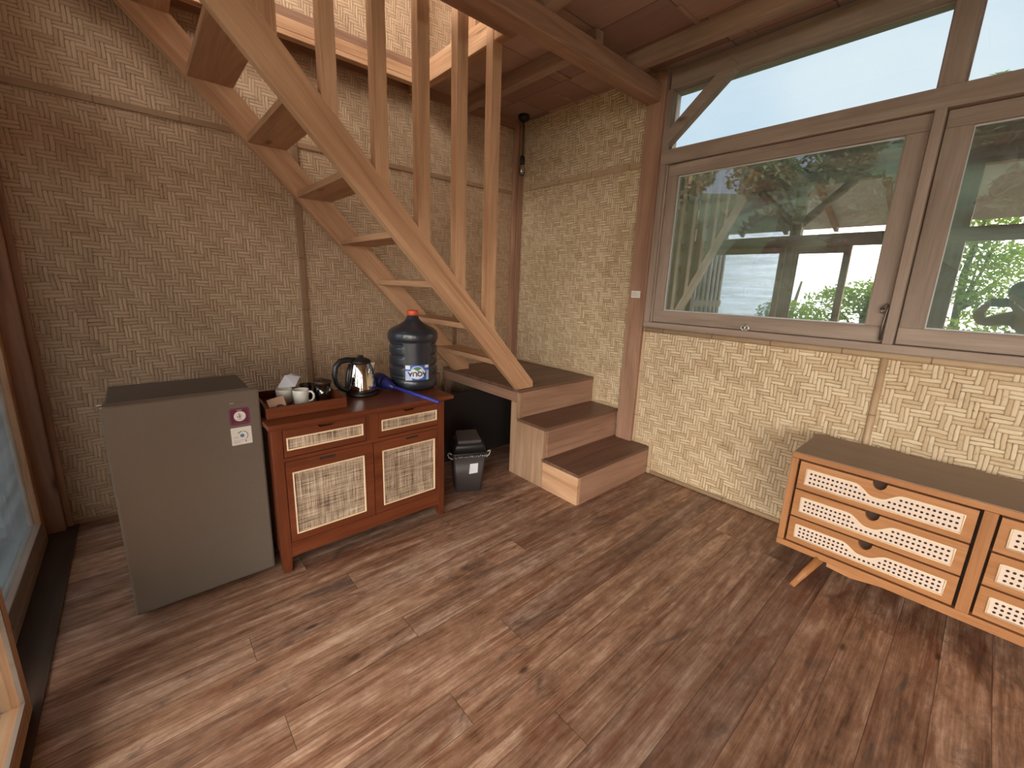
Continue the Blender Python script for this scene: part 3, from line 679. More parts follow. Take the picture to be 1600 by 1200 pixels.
for k in range(7): x = 0.259+k*0.0037; m.tube([(fx(x), fy(yd-0.0006), 0.7925), (fx(x+0.0008), fy(yd-0.0006), 0.797), (fx(x+0.0026), fy(yd-0.0006), 0.793)], 0.0006, 5)
m.build('door_lettering', [M['sticker'], M['pinkline']], DOOR)

# ------------------------------------------------------------------ red stained cabinet with rattan panels
CB = empty('rattan_cabinet', (0.7715, 2.05, 0)); tag(CB, 'red-brown low cabinet with two rattan drawers over two rattan doors', 'cabinet')
cx = lambda x: x-0.7715
cy = lambda y: y-2.05
YC = 1.848
MB().box(cx(0.338), cx(1.233), cy(1.818), cy(2.28), 0.680, 0.700, bev=0.004).build('top', M['red_x'], CB)
m = MB()
m.box(cx(0.36), cx(0.375), cy(1.866), cy(2.262), 0.075, 0.68); m.box(cx(1.17), cx(1.185), cy(1.866), cy(2.262), 0.075, 0.68)
m.box(cx(0.375), cx(1.17), cy(2.25), cy(2.262), 0.075, 0.68); m.box(cx(0.375), cx(1.17), cy(1.87), cy(2.25), 0.13, 0.145); m.box(cx(0.375), cx(1.17), cy(1.875), cy(1.885), 0.14, 0.68)
m.build('body', M['red_z'], CB)
MB().box(cx(0.353), cx(1.190), cy(YC-0.004), cy(1.87), 0.664, 0.680).build('top_rail', M['red_x'], CB)
MB().box(cx(0.395), cx(1.150), cy(YC), cy(1.868), 0.522, 0.538).build('middle_rail', M['red_x'], CB)
MB().box(cx(0.755), cx(0.815), cy(YC), cy(1.868), 0.538, 0.664).build('centre_stile', M['red_z'], CB)
m = MB(); m.prism_y([(cx(0.395), 0.138), (cx(1.150), 0.138), (cx(1.150), 0.068), (cx(1.10), 0.072), (cx(0.44), 0.072), (cx(0.395), 0.068)], cy(YC+0.002), cy(1.866)); m.build('apron', M['red_x'], CB)
for (xa, xb) in ((0.353, 0.396), (1.149, 1.190)):
    s = 1 if xa < 0.5 else -1
    for (ya, yb) in ((YC, 1.89), (2.225, 2.265)):
        m = MB()
        pts = [(xa, 0.0), (xb, 0.0), (xb, 0.68), (xa, 0.68)] if s == 1 else [(xa, 0.0), (xb, 0.0), (xb, 0.68), (xa, 0.68)]
        if s == 1: pts = [(xa+0.006, 0.0), (xb-0.004, 0.0), (xb, 0.09), (xb, 0.68), (xa, 0.68), (xa, 0.10)]
        else: pts = [(xa+0.012, 0.0), (xb-0.006, 0.0), (xb, 0.10), (xb, 0.68), (xa, 0.68), (xa, 0.09)]
        m.prism_y([(cx(a), b) for a, b in pts], cy(ya), cy(yb)); m.build('leg', M['red_z'], CB, bev=0.002)
def framed(name, xa, xb, z0, z1, ra, rb, r0, r1, notch=None):
    m = MB(); y0, y1 = cy(YC+0.001), cy(1.866)
    m.box(cx(xa), cx(ra), y0, y1, z0, z1); m.box(cx(rb), cx(xb), y0, y1, z0, z1); m.box(cx(ra), cx(rb), y0, y1, z0, r0)
    if notch:
        a, b, h = notch
        m.prism_y([(cx(ra), r1), (cx(rb), r1), (cx(rb), z1), (cx(b)+0.012, z1), (cx(b), z1-h), (cx(a), z1-h), (cx(a)-0.012, z1), (cx(ra), z1)], y0, y1)
    else: m.box(cx(ra), cx(rb), y0, y1, r1, z1)
    d = m.build(name, M['red_x'], CB)
    e = 0.005
    m = MB(); m.box(cx(ra)+e, cx(rb)-e, cy(YC+0.005), cy(YC+0.010), r0+e, r1-e); m.build('rattan_panel', M['rattan'], d)
    m = MB(); a, b = cx(ra), cx(rb); y0, y1 = cy(YC-0.003), cy(YC+0.010)
    m.box(a, b, y0, y1, r0, r0+e); m.box(a, b, y0, y1, r1-e, r1); m.box(a, a+e, y0, y1, r0+e, r1-e); m.box(b-e, b, y0, y1, r0+e, r1-e)
    m.build('panel_trim', M['cane_edge'], d)
    return d
d = framed('drawer', 0.398, 0.753, 0.541, 0.661, 0.410, 0.740, 0.571, 0.627, (0.548, 0.603, 0.012))
d = framed('drawer', 0.817, 1.147, 0.541, 0.661, 0.833, 1.1625-0.02, 0.571, 0.627, (0.960, 1.010, 0.012))
d = framed('door', 0.398, 0.785, 0.141, 0.519, 0.423, 0.740, 0.175, 0.468)
MB().box(cx(0.537), cx(0.607), cy(YC-0.0005), cy(YC+0.002), 0.497, 0.509).build('handle_slot', M['hole'], d)
d = framed('door', 0.789, 1.147, 0.141, 0.519, 0.832, 1.130, 0.175, 0.468)
MB().box(cx(0.960), cx(1.030), cy(YC-0.0005), cy(YC+0.002), 0.499, 0.509).build('handle_slot', M['hole'], d)

# ------------------------------------------------------------------ things on the cabinet
ZT = 0.7005
TR = empty('serving_tray', (0.525, 2.075, ZT)); tag(TR, 'red-brown wooden tray holding mugs and glasses on the cabinet', 'tray')
MB().box(-0.163, 0.163, -0.158, 0.163, 0.0, 0.008).build('base', M['red_x'], TR)
for s in (-1, 1):
    MB().box(-0.168, 0.168, -0.006+0.160*s, 0.006+0.160*s, 0.0, 0.048, bev=0.002).build('side_wall', M['red_x'], TR)
    m = MB(); m.prism_x([(-0.154, 0.0), (0.154, 0.0), (0.154, 0.040), (0.075, 0.055), (-0.075, 0.055), (-0.154, 0.040)], -0.006+0.162*s, 0.006+0.162*s); m.build('end_wall', M['red_y'], TR, bev=0.002)
def mug(loc, rz, label):
    r = empty('mug', loc, rz); tag(r, label, 'mug', 'mugs on the tray')
    m = MB(); m.lathe([(0.024, 0.0), (0.029, 0.003), (0.0325, 0.014), (0.0350, 0.072), (0.0342, 0.075), (0.0325, 0.074), (0.030, 0.02), (0.026, 0.007)], 40); m.build('cup', M['ceramic'], r)
    m = MB(); m.tube([(0.033, 0, 0.064), (0.046, 0, 0.063), (0.055, 0, 0.051), (0.056, 0, 0.037), (0.048, 0, 0.022), (0.032, 0, 0.017)], 0.0048, 10); m.build('handle', M['ceramic'], r)
    return r
ZR = ZT+0.0085
mug((0.528, 2.035, ZR), -0.45, 'cream white mug in front, its handle towards the glasses')
mug((0.470, 2.085, ZR), 1.9, 'cream white mug behind and left of the other mug, under the napkins')
# folded napkins on the rear mug
def sheet(name, pts, label, mat, grp=None, thick=0.0015):
    m = MB(); m.prism([(p[0], i) for i, p in enumerate(pts)], lambda a, i: Vector(pts[int(i)]), lambda a, i: Vector(pts[int(i)])+Vector((0, 0, thick)))
    o = m.build(name, mat); tag(o, label, 'napkin', grp); return o
sheet('paper_napkin', [(0.450, 2.110, 0.7865), (0.520, 2.085, 0.7875), (0.560, 2.150, 0.818), (0.500, 2.170, 0.828)], 'white folded napkin lying highest on the rear mug', M['paper'], 'napkins on the mugs')
sheet('paper_napkin', [(0.490, 2.178, 0.815), (0.545, 2.160, 0.812), (0.585, 2.190, 0.806), (0.540, 2.222, 0.824)], 'white napkin slid off towards the glasses', M['paper'], 'napkins on the mugs')
m = MB(); m.prism([(0, 0), (1, 0), (2, 0), (3, 0)], lambda a, b: [Vector((0.388, 1.945, ZR)), Vector((0.450, 1.938, ZR)), Vector((0.437, 1.962, ZR+0.075)), Vector((0.372, 1.970, ZR+0.060))][int(a)],
                 lambda a, b: [Vector((0.388, 1.950, ZR)), Vector((0.450, 1.943, ZR)), Vector((0.437, 1.967, ZR+0.075)), Vector((0.372, 1.975, ZR+0.060))][int(a)])
m.mi = 1; m.tube([(0.418+0.016*cos(a), 1.944+0.016*(0.3+0.3*sin(a))-0.004, ZR+0.022+0.016*sin(a)) for a in [pi*k/8 for k in range(9)]], 0.0035, 6)
m.box(0.405, 0.432, 1.9445, 1.9465, ZR+0.006, ZR+0.018)
o = m.build('coffee_sachet', [M['kraft'], M['dkbrown']]); tag(o, 'pinkish brown sachet with a dark print, leaning in the left tray corner', 'sachet')
def tumbler(loc, r, h, label, lid=None):
    t = empty('glass_tumbler', loc); tag(t, label, 'glass', 'glasses on the tray')
    m = MB(); m.lathe([(r*0.80, 0.0), (r*0.84, 0.002), (r, h), (r*0.95, h), (r*0.78, 0.008)], 36); m.build('vessel', M['glass'], t)
    if lid:
        m = MB(); m.lathe([(r*1.03, h-0.012), (r*1.05, h-0.002), (r*1.04, h+0.003), (r*0.6, h+0.006), (r*0.34, h+0.007), (r*0.30, h+0.013), (r*0.18, h+0.014)], 36); m.build('lid', M['lid'], t)
        m = MB(); m.tube([(r*0.95, 0, h-0.008), (r*1.22, 0, h-0.002)], [0.008, 0.003], 8); m.build('spout', M['glass'], t)
    return t
tumbler((0.634, 2.060, ZR), 0.038, 0.094, 'tall clear glass with a dark brown lid and spout', True)
tumbler((0.644, 2.145, ZR), 0.031, 0.070, 'clear low glass behind the lidded glass')
tumbler((0.572, 2.110, ZR), 0.030, 0.080, 'clear glass behind the front mug, under a dark lid', False)
# kettle
KT = empty('electric_kettle', (0.845, 2.105, ZT), 0.0); tag(KT, 'polished steel electric kettle with black handle on its base', 'kettle')
MB().lathe([(0.078, 0.0), (0.080, 0.004), (0.080, 0.016), (0.072, 0.020)], 48).build('power_base', M['black'], KT)
MB().lathe([(0.074, 0.021), (0.076, 0.026), (0.0755, 0.040), (0.070, 0.085), (0.062, 0.130), (0.053, 0.162), (0.050, 0.168), (0.047, 0.170)], 64).build('body', M['steel'], KT)
MB().lathe([(0.052, 0.168), (0.051, 0.176), (0.044, 0.184), (0.030, 0.190), (0.014, 0.194), (0.013, 0.204), (0.009, 0.207)], 40).build('lid', M['black'], KT)
m = MB(); m.tube([(-0.030, 0, 0.182), (-0.070, 0, 0.188), (-0.105, 0, 0.182), (-0.128, 0, 0.158), (-0.134, 0, 0.118), (-0.128, 0, 0.078), (-0.108, 0, 0.046), (-0.080, 0, 0.030), (-0.066, 0, 0.030)], [0.012, 0.0135, 0.014, 0.014, 0.014, 0.0135, 0.0125, 0.011, 0.010], 12, sx=1.1)
m.build('handle', M['black'], KT)
m = MB(); m.tube([(-0.052, 0, 0.165), (-0.066, 0, 0.125), (-0.073, 0, 0.08), (-0.078, 0, 0.03)], [0.010, 0.011, 0.011, 0.010], 10); m.build('handle_strip', M['black'], KT)
m = MB(); m.prism_y([(0.045, 0.130), (0.062, 0.130), (0.078, 0.168), (0.050, 0.168)], -0.014, 0.014); m.build('spout', M['steel'], KT, bev=0.004)
# water bottle
BT = empty('water_bottle', (1.16, 2.125, ZT)); tag(BT, 'large dark blue-grey water gallon with red cap, standing upside down label forward', 'water bottle')
BT['label'] = 'large dark water gallon with orange-red cap on the cabinet'
def groove(r, z, a):
    am = ((a-radians(252)+pi) % (2*pi))-pi
    if abs(am) > radians(34) and 0.075 < z < 0.255 and r > 0.12:
        return r - 0.010*max(0, cos((z-0.072)/0.058*2*pi))**2*min(1, (abs(am)-radians(34))/0.08)
    if abs(am) <= radians(34) and 0.06 < z < 0.262: return r-0.003
    return r
prof = [(0.118, 0.0), (0.128, 0.004), (0.134, 0.014), (0.134, 0.050), (0.130, 0.057), (0.128, 0.060)]
prof += [(0.133, 0.064+k*0.0063) for k in range(32)]
prof += [(0.130, 0.266), (0.137, 0.270), (0.1385, 0.285), (0.138, 0.305), (0.132, 0.320), (0.116, 0.333), (0.092, 0.345), (0.068, 0.357), (0.048, 0.371), (0.036, 0.386), (0.0295, 0.402), (0.0275, 0.408)]
m = MB(); m.lathe(prof, 96, fn=groove)
bt = NT('bottle_dark_plastic'); bt.col(bt.mix(bt.noise(bt.coords(), 6, 3), (0.016, 0.019, 0.028), (0.030, 0.034, 0.046))); bt.rough(0.32); bt.b.inputs['Coat Weight'].default_value = 0.3
m.build('bottle', bt.m, BT)
MB().lathe([(0.0285, 0.404), (0.031, 0.406), (0.031, 0.428), (0.028, 0.431)], 32).build('cap', M['redcap'], BT)
# bottle label, bent round the bottle, printed upside down
AC = math.atan2(-2.125, -1.16-0.02)+radians(10)   # faces the room
LZ = 0.101
LT = []
def bend(a, z, rr): return Vector((rr*cos(AC+a/0.132), rr*sin(AC+a/0.132), z))
m = MB()
def patch(m, pts, rr, sub=14):
    # polygon in (arc metres, z) filled as vertical slices
    xsn = sorted(set([min(p[0] for p in pts)+(max(p[0] for p in pts)-min(p[0] for p in pts))*k/sub for k in range(sub+1)]))
    def span(x):
        zs = []
        n = len(pts)
        for k in range(n):
            (xa, za), (xb, zb) = pts[k], pts[(k+1) % n]
            if (xa-x)*(xb-x) <= 0 and xa != xb: zs.append(za+(zb-za)*(x-xa)/(xb-xa))
        return (min(zs), max(zs)) if zs else None
    for a, b in zip(xsn, xsn[1:]):
        sa, sb = span(a+1e-6), span(b-1e-6)
        if sa and sb: m.poly([bend(a, sa[0], rr), bend(b, sb[0], rr), bend(b, sb[1], rr), bend(a, sa[1], rr)])
R0 = 0.1312
rect = lambda x0, x1, z0, z1: [(x0, z0), (x1, z0), (x1, z1), (x0, z1)]
patch(m, rect(-0.066, 0.066, LZ-0.042, LZ+0.042), R0)
m.mi = 1
patch(m, rect(-0.066, -0.030, LZ-0.042, LZ+0.010), R0+0.0004); patch(m, rect(0.050, 0.066, LZ-0.042, LZ+0.012), R0+0.0004)
m.mi = 2
patch(m, rect(-0.065, -0.040, LZ+0.020, LZ+0.041), R0+0.0005); patch(m, rect(0.042, 0.065, LZ+0.027, LZ+0.041), R0+0.0005)
mt = [(-0.043, LZ+0.004), (-0.034, LZ+0.014), (-0.020, LZ+0.022), (-0.012, LZ+0.016), (0.0, LZ+0.010), (0.014, LZ+0.019), (0.024, LZ+0.024), (0.038, LZ+0.013), (0.046, LZ+0.006), (0.040, LZ-0.016), (0.026, LZ-0.030), (0.0, LZ-0.036), (-0.026, LZ-0.030), (-0.038, LZ-0.016)]
patch(m, mt, R0+0.0006, 40)
m.mi = 3
patch(m, [(-0.040, LZ+0.018)]+[(0.036*cos(a), LZ+0.012+0.026*sin(a)) for a in [pi-pi*k/14 for k in range(15)]]+[(0.028*cos(a), LZ+0.012+0.020*sin(a)) for a in [pi*k/14 for k in range(15)]], R0+0.0004, 30)
m.mi = 4
patch(m, [(0.024*cos(a), LZ+0.020+0.009*sin(a)) for a in [2*pi*k/24 for k in range(24)]], R0+0.0005, 20)
lab = m.build('bottle_label', [M['label_blue'], M['label_light'], M['label_white'], M['label_light'], M['inkgreen']], BT, recalc=False)
def letters(txt, size):
    cu = bpy.data.curves.new('lettering', 'FONT'); cu.body = txt; cu.size = size; cu.align_x = 'CENTER'; cu.align_y = 'CENTER'; cu.offset = size*0.035
    tmp = bpy.data.objects.new('lettering_tmp', cu); COL.objects.link(tmp)
    dg = bpy.context.evaluated_depsgraph_get(); me = bpy.data.meshes.new_from_object(tmp.evaluated_get(dg))
    bpy.data.objects.remove(tmp); bpy.data.curves.remove(cu)
    return me
me = letters('AQUA', 0.036)
for v in me.vertices:
    a, z = -v.co.x, LZ-0.006-v.co.y*0.95            # turned by 180 degrees
    v.co = bend(a, z, R0+0.0012)
me.materials.append(M['inknavy'])
o = bpy.data.objects.new('label_lettering', me); COL.objects.link(o); o.parent = lab
# blue hand pump with tube
m = MB(); m.tube([(0, 0, 0), (0.0, 0, 0.0)], 0.001) if False else None
PU = empty('water_pump', (1.02, 1.93, ZT)); tag(PU, 'blue hand water pump with long tube lying across the cabinet top', 'water pump')
def pv(x, y, z): return (x-1.02, y-1.93, z-ZT)
m = MB(); m.tube([pv(0.985, 2.045, 0.735), pv(1.075, 1.715, 0.709)], 0.0085, 14)
o = m.build('tube', M['blue'], PU)
m = MB(); m.tube([pv(1.0745, 1.7165, 0.7092), pv(1.0752, 1.7143, 0.7089)], 0.0060, 12); m.build('tube_end', M['bluedark'], PU)
m = MB(); m.tube([pv(0.978, 2.110, 0.742), pv(0.983, 2.083, 0.740), pv(0.986, 2.058, 0.736), pv(0.990, 2.020, 0.733)], [0.034, 0.030, 0.020, 0.012], 20); m.build('collar', M['bluedark'], PU)
m = MB(); m.tube([pv(0.968, 2.195, 0.748), pv(0.970, 2.185, 0.748), pv(0.973, 2.15, 0.746), pv(0.978, 2.112, 0.743)], [0.022, 0.040, 0.042, 0.036], 20); m.build('bellows', M['bluedark'], PU)

# ------------------------------------------------------------------ waste bin
BN = empty('waste_bin', (1.480, 2.030, 0), radians(-24)); tag(BN, 'small dark grey swing-lid bin with a white tag under the landing', 'waste bin')
def frust(m, w0, d0, w1, d1, z0, z1, r=0.015):
    a = rrect(-w0/2, w0/2, -d0/2, d0/2, r); b = rrect(-w1/2, w1/2, -d1/2, d1/2, r)
    va = [m.bm.verts.new((p[0], p[1], z0)) for p in a]; vb = [m.bm.verts.new((p[0], p[1], z1)) for p in b]
    m._f(va[::-1]); m._f(vb)
    for k in range(len(a)): m._f([va[k], va[(k+1) % len(a)], vb[(k+1) % len(a)], vb[k]], True)
m = MB(); frust(m, 0.160, 0.125, 0.205, 0.165, 0.0, 0.255); m.build('body', M['binp'], BN)
m = MB(); frust(m, 0.222, 0.180, 0.218, 0.178, 0.250, 0.272); frust(m, 0.212, 0.172, 0.165, 0.135, 0.272, 0.335); m.build('rim', M['black'], BN)
m = MB(); m.prism([(-0.074, -0.070), (0.074, -0.070), (0.066, 0.055), (-0.066, 0.055)], lambda a, b: Vector((a, b, 0.318+0.42*(b+0.07)*0.55)), lambda a, b: Vector((a, b, 0.345+0.42*(b+0.07)*0.55)))
m.build('swing_lid', M['binp'], BN, bev=0.006)
m = MB()
for k in range(26):
    a = -pi+pi*1.0*k/25*1.1; 
pts = rrect(-0.109, 0.109, -0.089, 0.089, 0.02, 8)
for k in range(len(pts)):
    if pts[k][1] < 0.06 and k % 3 != 1:
        p, q = pts[k], pts[(k+1) % len(pts)]
# crumpled liner hem peeping out under the rim
loop = []
for k in range(60):
    f = k/59.0; x = -0.112+0.224*f; loop.append((x, -0.0905-0.006*sin(k*1.9), 0.246+0.006*sin(k*2.7)+0.003*sin(k*5.1)))
for k in range(0, 59):
    if (k*7) % 10 < 6:
        a, b = Vector(loop[k]), Vector(loop[k+1]); h = 0.004+0.004*abs(sin(k*3.3)); m.quad(a, b, b+Vector((0, -0.002, h)), a+Vector((0, -0.002, h)))
for s in (-1, 1):
    m.tube([(s*0.108, -0.07, 0.262), (s*0.128, -0.075, 0.275), (s*0.134, -0.06, 0.262), (s*0.128, -0.06, 0.240), (s*0.106, -0.075, 0.232)], 0.0035, 6)
m.build('bin_liner', M['bag'], BN)
m = MB(); zf = lambda z: -(0.0625+(z/0.255)*0.020)-0.0012
m.poly([(-0.002, zf(0.125), 0.125), (0.052, zf(0.130), 0.130), (0.053, zf(0.196), 0.196), (0.002, zf(0.194), 0.194)]); m.build('paper_tag', M['paper'], BN)

# ------------------------------------------------------------------ dresser with cane drawers
DR = empty('cane_dresser', (2.415, -0.13, 0)); tag(DR, 'low orange-brown dresser with brown top and cane drawer fronts by the window wall', 'dresser')
dx = lambda x: x-2.415
dy = lambda y: y+0.13
XF, XB = 2.200, 2.600
D0, D1, DT, DB = 0.487, -0.747, 0.586, 0.118
MB().box(dx(XF), dx(XB), dy(D1), dy(D0), DT-0.028, DT-0.003, bev=0.002).build('top_board', M['oak_y'], DR)
MB().box(dx(XF+0.004), dx(XB), dy(D1)+0.003, dy(D0)-0.003, DT-0.003, DT).build('top', M['brown_top'], DR)
MB().box(dx(XF), dx(XB), dy(D1), dy(D0), DB, DB+0.028, bev=0.002).build('bottom_board', M['oak_y'], DR)
for (ya, yb) in ((D0-0.026, D0), (D1, D1+0.026)):
    MB().box(dx(XF), dx(XB), dy(ya), dy(yb), DB+0.029, DT-0.029).build('side_panel', M['oak_z'], DR, bev=0.002)
MB().box(dx(XF+0.001), dx(XB-0.02), dy(-0.143), dy(-0.108), DB+0.029, DT-0.029).build('divider', M['oak_z'], DR)
MB().box(dx(XF+0.03), dx(XB), dy(D1)+0.027, dy(D0)-0.027, DB+0.029, DT-0.029).build('carcass', M['dresser_gap'], DR)
def cane_drawer(ya, yb, z0, z1):
    # ya > yb (ya on the left of the picture); front board with finger notch, wavy cane inlay
    XD = XF+0.008
    yc = (ya+yb)/2; nw, nd = 0.023, 0.031
    k_ = 14
    notch = [(yc+nw*cos(a), z1-nd*sin(a)) for a in [pi*q/k_ for q in range(k_+1)]]
    out = [(ya, z0), (yb, z0), (yb, z1)]+[(p[0], p[1]) for p in notch][::-1]+[(ya, z1)]
    m = MB(); m.prism_x([(dy(a), b) for a, b in out], dx(XD), dx(XD+0.018)); d = m.build('drawer', M['oak_y'], DR)
    la, lb = ya-0.028, yb+0.030
    zb, zt = z0+0.026, z1-0.030
    def top(y):
        u = abs(y-yc)
        if u < 0.010: f = 1.0
        elif u < 0.078: f = 0.5+0.5*cos(pi*(u-0.010)/0.068)
        else: f = 0.0
        return zt-f*(zt-zb)*0.50
    N = 60
    ys = [la+(lb-la)*q/N for q in range(N+1)]
    m = MB()
    xi = dx(XD)-0.0008
    for a, b in zip(ys, ys[1:]): m.poly([(xi, dy(a), zb), (xi, dy(b), zb), (xi, dy(b), top(b)), (xi, dy(a), top(a))])
    m.mi = 1; e = 0.0045; xo = xi-0.0022
    bd = [(la, zb)]+[(y, top(y)) for y in ys]+[(lb, zb)]
    m.tube([(xo+0.001, dy(a), b) for a, b in bd]+[(xo+0.001, dy(la), zb)], 0.0030, 6)
    m.mi = 2
    sx = 0.0158; nh = int((la-lb-0.030)/sx); x0 = la-0.019; rows = [0.18, 0.46, 0.74] 
    H = zt-zb
    for q in range(nh+1):
        y = x0-q*sx
        for ri, fr_ in enumerate(rows):
            z = zb+H*fr_+0.002
            if z > min(top(y), top(y-0.006), top(y+0.006))-0.010: continue
            m.poly([(xi-0.0008, dy(y)+0.0049*cos(2*pi*w/8), z+0.0049*sin(2*pi*w/8)) for w in range(8)])
    m.build('cane_inlay', [M['cane'], M['cane_edge'], M['hole']], d, recalc=False)
for (ya, yb) in ((0.457, -0.104), (-0.147, -0.718)):
    for (z0, z1) in ((0.4145, 0.549), (0.2785, 0.410), (0.150, 0.274)):
        cane_drawer(ya-0.005, yb+0.006, z0+0.002, z1-0.0015)
for (fyy, tyy) in ((0.375, 0.315), (-0.635, -0.575)):
    for (fxx, txx) in ((2.095, 2.20), (2.60, 2.52)):
        m = MB(); m.tube([(dx(fxx), dy(fyy), 0.0), (dx(txx+0.02), dy(tyy), 0.118)], [0.014, 0.024], 4); m.build('leg', M['oak_z'], DR)
m = MB(); m.prism_x([(dy(0.285), 0.117), (dy(0.285), 0.098), (dy(0.20), 0.090), (dy(0.10), 0.108), (dy(-0.34), 0.108), (dy(-0.46), 0.090), (dy(-0.545), 0.098), (dy(-0.545), 0.117)], dx(2.206), dx(2.226)); m.build('apron', M['oak_y'], DR)

# ------------------------------------------------------------------ switch and lamp
SW = empty('light_switch', (2.615, 1.642, 1.252)); tag(SW, 'small white light switch on the post beside the window', 'light switch')
MB().box(-0.010, 0, -0.034, 0.034, -0.024, 0.024, bev=0.002).build('plate', M['white_plastic'], SW)
for s in (-1, 1): MB().box(-0.0125, -0.010, -0.013+0.015*s, 0.013+0.015*s, -0.014, 0.014, bev=0.001).build('rocker', M['ceramic'], SW)
LP = empty('pendant_bulb', (2.535, 2.77, 2.62)); tag(LP, 'bare bulb hanging on a black cord in the far corner', 'lamp')
MB().lathe([(0.045, 0.0), (0.045, -0.025), (0.030, -0.040), (0.010, -0.045)][::-1], 24).build('ceiling_cup', M['lampblack'], LP)
m = MB(); m.tube([(0, 0, -0.04), (0, 0, -0.30)], 0.004, 8); m.build('cord', M['lampblack'], LP)
MB().lathe([(0.019, -0.36), (0.021, -0.33), (0.019, -0.305), (0.008, -0.295)], 20).build('socket', M['lampblack'], LP)
MB().lathe([(0.004, -0.452), (0.018, -0.445), (0.027, -0.425), (0.027, -0.405), (0.017, -0.375), (0.014, -0.36)], 24).build('bulb', M['bulb'], LP)

# ------------------------------------------------------------------ the photographer (seen only as a reflection in the window)
def skin_fig(name, verts, edges, mat, parent, root=0, sub=2):
    me = bpy.data.meshes.new(name); me.from_pydata([v[:3] for v in verts], edges, [])
    o = bpy.data.objects.new(name, me); COL.objects.link(o); o.parent = parent
    sk = o.modifiers.new('skin', 'SKIN'); sk.use_smooth_shade = True
    for k, v in enumerate(verts):
        s = me.skin_vertices[0].data[k]; s.radius = (v[3], v[4] if len(v) > 4 else v[3]); s.use_root = (k == root)
    sb = o.modifiers.new('subsurf', 'SUBSURF'); sb.levels = sub; sb.render_levels = sub
    me.materials.append(mat); return o
PE = empty('person', (-0.30, -0.365, 0)); tag(PE, 'person in a grey vest holding up a phone, mirrored in the window', 'person')
V = [(0, 0, 0.80, .14, .11), (0.02, 0.03, 0.92, .13, .10), (0.05, 0.08, 1.05, .145, .10), (0.07, 0.12, 1.15, .13, .09), (0.085, 0.175, 1.215, .055), (0.10, 0.21, 1.26, .055),   # 0-5 trunk, neck
     (0.115, 0.24, 1.31, .068, .075), (0.12, 0.245, 1.36, .078, .085), (0.115, 0.24, 1.41, .066, .075),                                                       # 6-8 head
     (-0.03, 0.235, 1.165, .062), (-0.03, 0.43, 1.10, .046), (0.08, 0.46, 1.18, .038), (0.165, 0.425, 1.245, .028), (0.205, 0.402, 1.272, .024),                    # 9-13 arm on the far side
     (0.17, 0.03, 1.165, .062), (0.30, 0.03, 1.04, .046), (0.325, 0.16, 1.13, .038), (0.325, 0.245, 1.22, .028), (0.318, 0.278, 1.264, .024),                      # 14-18 arm on the near side
     (-0.085, 0.06, 0.78, .105), (-0.06, 0.28, 0.50, .078), (-0.09, 0.06, 0.24, .060), (-0.10, -0.04, 0.065, .042), (-0.06, 0.10, 0.028, .032),                    # 19-23 leg
     (0.085, -0.05, 0.78, .105), (0.22, 0.16, 0.50, .078), (0.12, -0.06, 0.24, .060), (0.08, -0.15, 0.065, .042), (0.15, -0.02, 0.028, .032)]
E_ = [(0,1),(1,2),(2,3),(3,4),(4,5),(5,6),(6,7),(7,8),(3,9),(9,10),(10,11),(11,12),(12,13),(3,14),(14,15),(15,16),(16,17),(17,18),(0,19),(19,20),(20,21),(21,22),(22,23),(0,24),(24,25),(25,26),(26,27),(27,28)]
skin_fig('body', V, E_, M['skin'], PE)
skin_fig('vest', [(0, 0, 0.80, .15, .12), (0.02, 0.03, 0.92, .142, .112), (0.05, 0.08, 1.05, .157, .112), (0.068, 0.117, 1.14, .138, .10)], [(0,1),(1,2),(2,3)], M['shirt'], PE)
skin_fig('shorts', [(0, 0, 0.83, .155, .125), (-0.085, 0.06, 0.78, .115), (-0.068, 0.21, 0.60, .095), (0.085, -0.05, 0.78, .115), (0.18, 0.10, 0.60, .095)], [(0,1),(1,2),(0,3),(3,4)], M['shorts'], PE)
m = MB()
for k in range(14):
    t_ = k/13.0
prof = [(0.092*sin(a), 0.096*(-cos(a))) for a in [pi*0.36+(pi*0.64)*k/10 for k in range(11)]]
m.lathe(prof, 24, cap0=False); m.build('hair', M['hair'], PE, Matrix.Translation((0.107, 0.232, 1.370)) @ Matrix.Rotation(-0.35, 4, Vector((0.7, -0.7, 0)).normalized()))
for s, base in ((1, Vector((0.205, 0.402, 1.272))), (-1, Vector((0.318, 0.278, 1.264)))):
    ax_ = Vector((0.75, -0.66, 0.0))*s        # fingers reach along the phone edge
    hv, he = [], []
    up_ = Vector((0.12, 0.14, 0.98)).normalized(); fw_ = Vector((0.65, 0.74, -0.16)).normalized()
    for q in range(4):
        st_ = base+up_*(0.012*q-0.010); i0 = len(hv)
        ln = (0.020, 0.024, 0.022, 0.018)[q]
        for pt, rr in ((st_, .010), (st_+ax_*ln*0.6+fw_*0.004, .0088), (st_+ax_*ln*1.1+fw_*0.012, .008), (st_+ax_*ln*1.35+fw_*0.016, .007)): hv.append((*pt, rr))
        he += [(i0, i0+1), (i0+1, i0+2), (i0+2, i0+3)]
        if q: he.append((i0-4, i0))
    i0 = len(hv); st_ = base-up_*0.018
    for pt, rr in ((st_, .011), (st_+ax_*0.022-fw_*0.006, .010), (st_+ax_*0.040-fw_*0.004+up_*0.012, .0085)): hv.append((*pt, rr))
    he += [(i0, i0+1), (i0+1, i0+2), (0, i0)]
    skin_fig('hand', hv, he, M['skin'], PE, 0, 1)
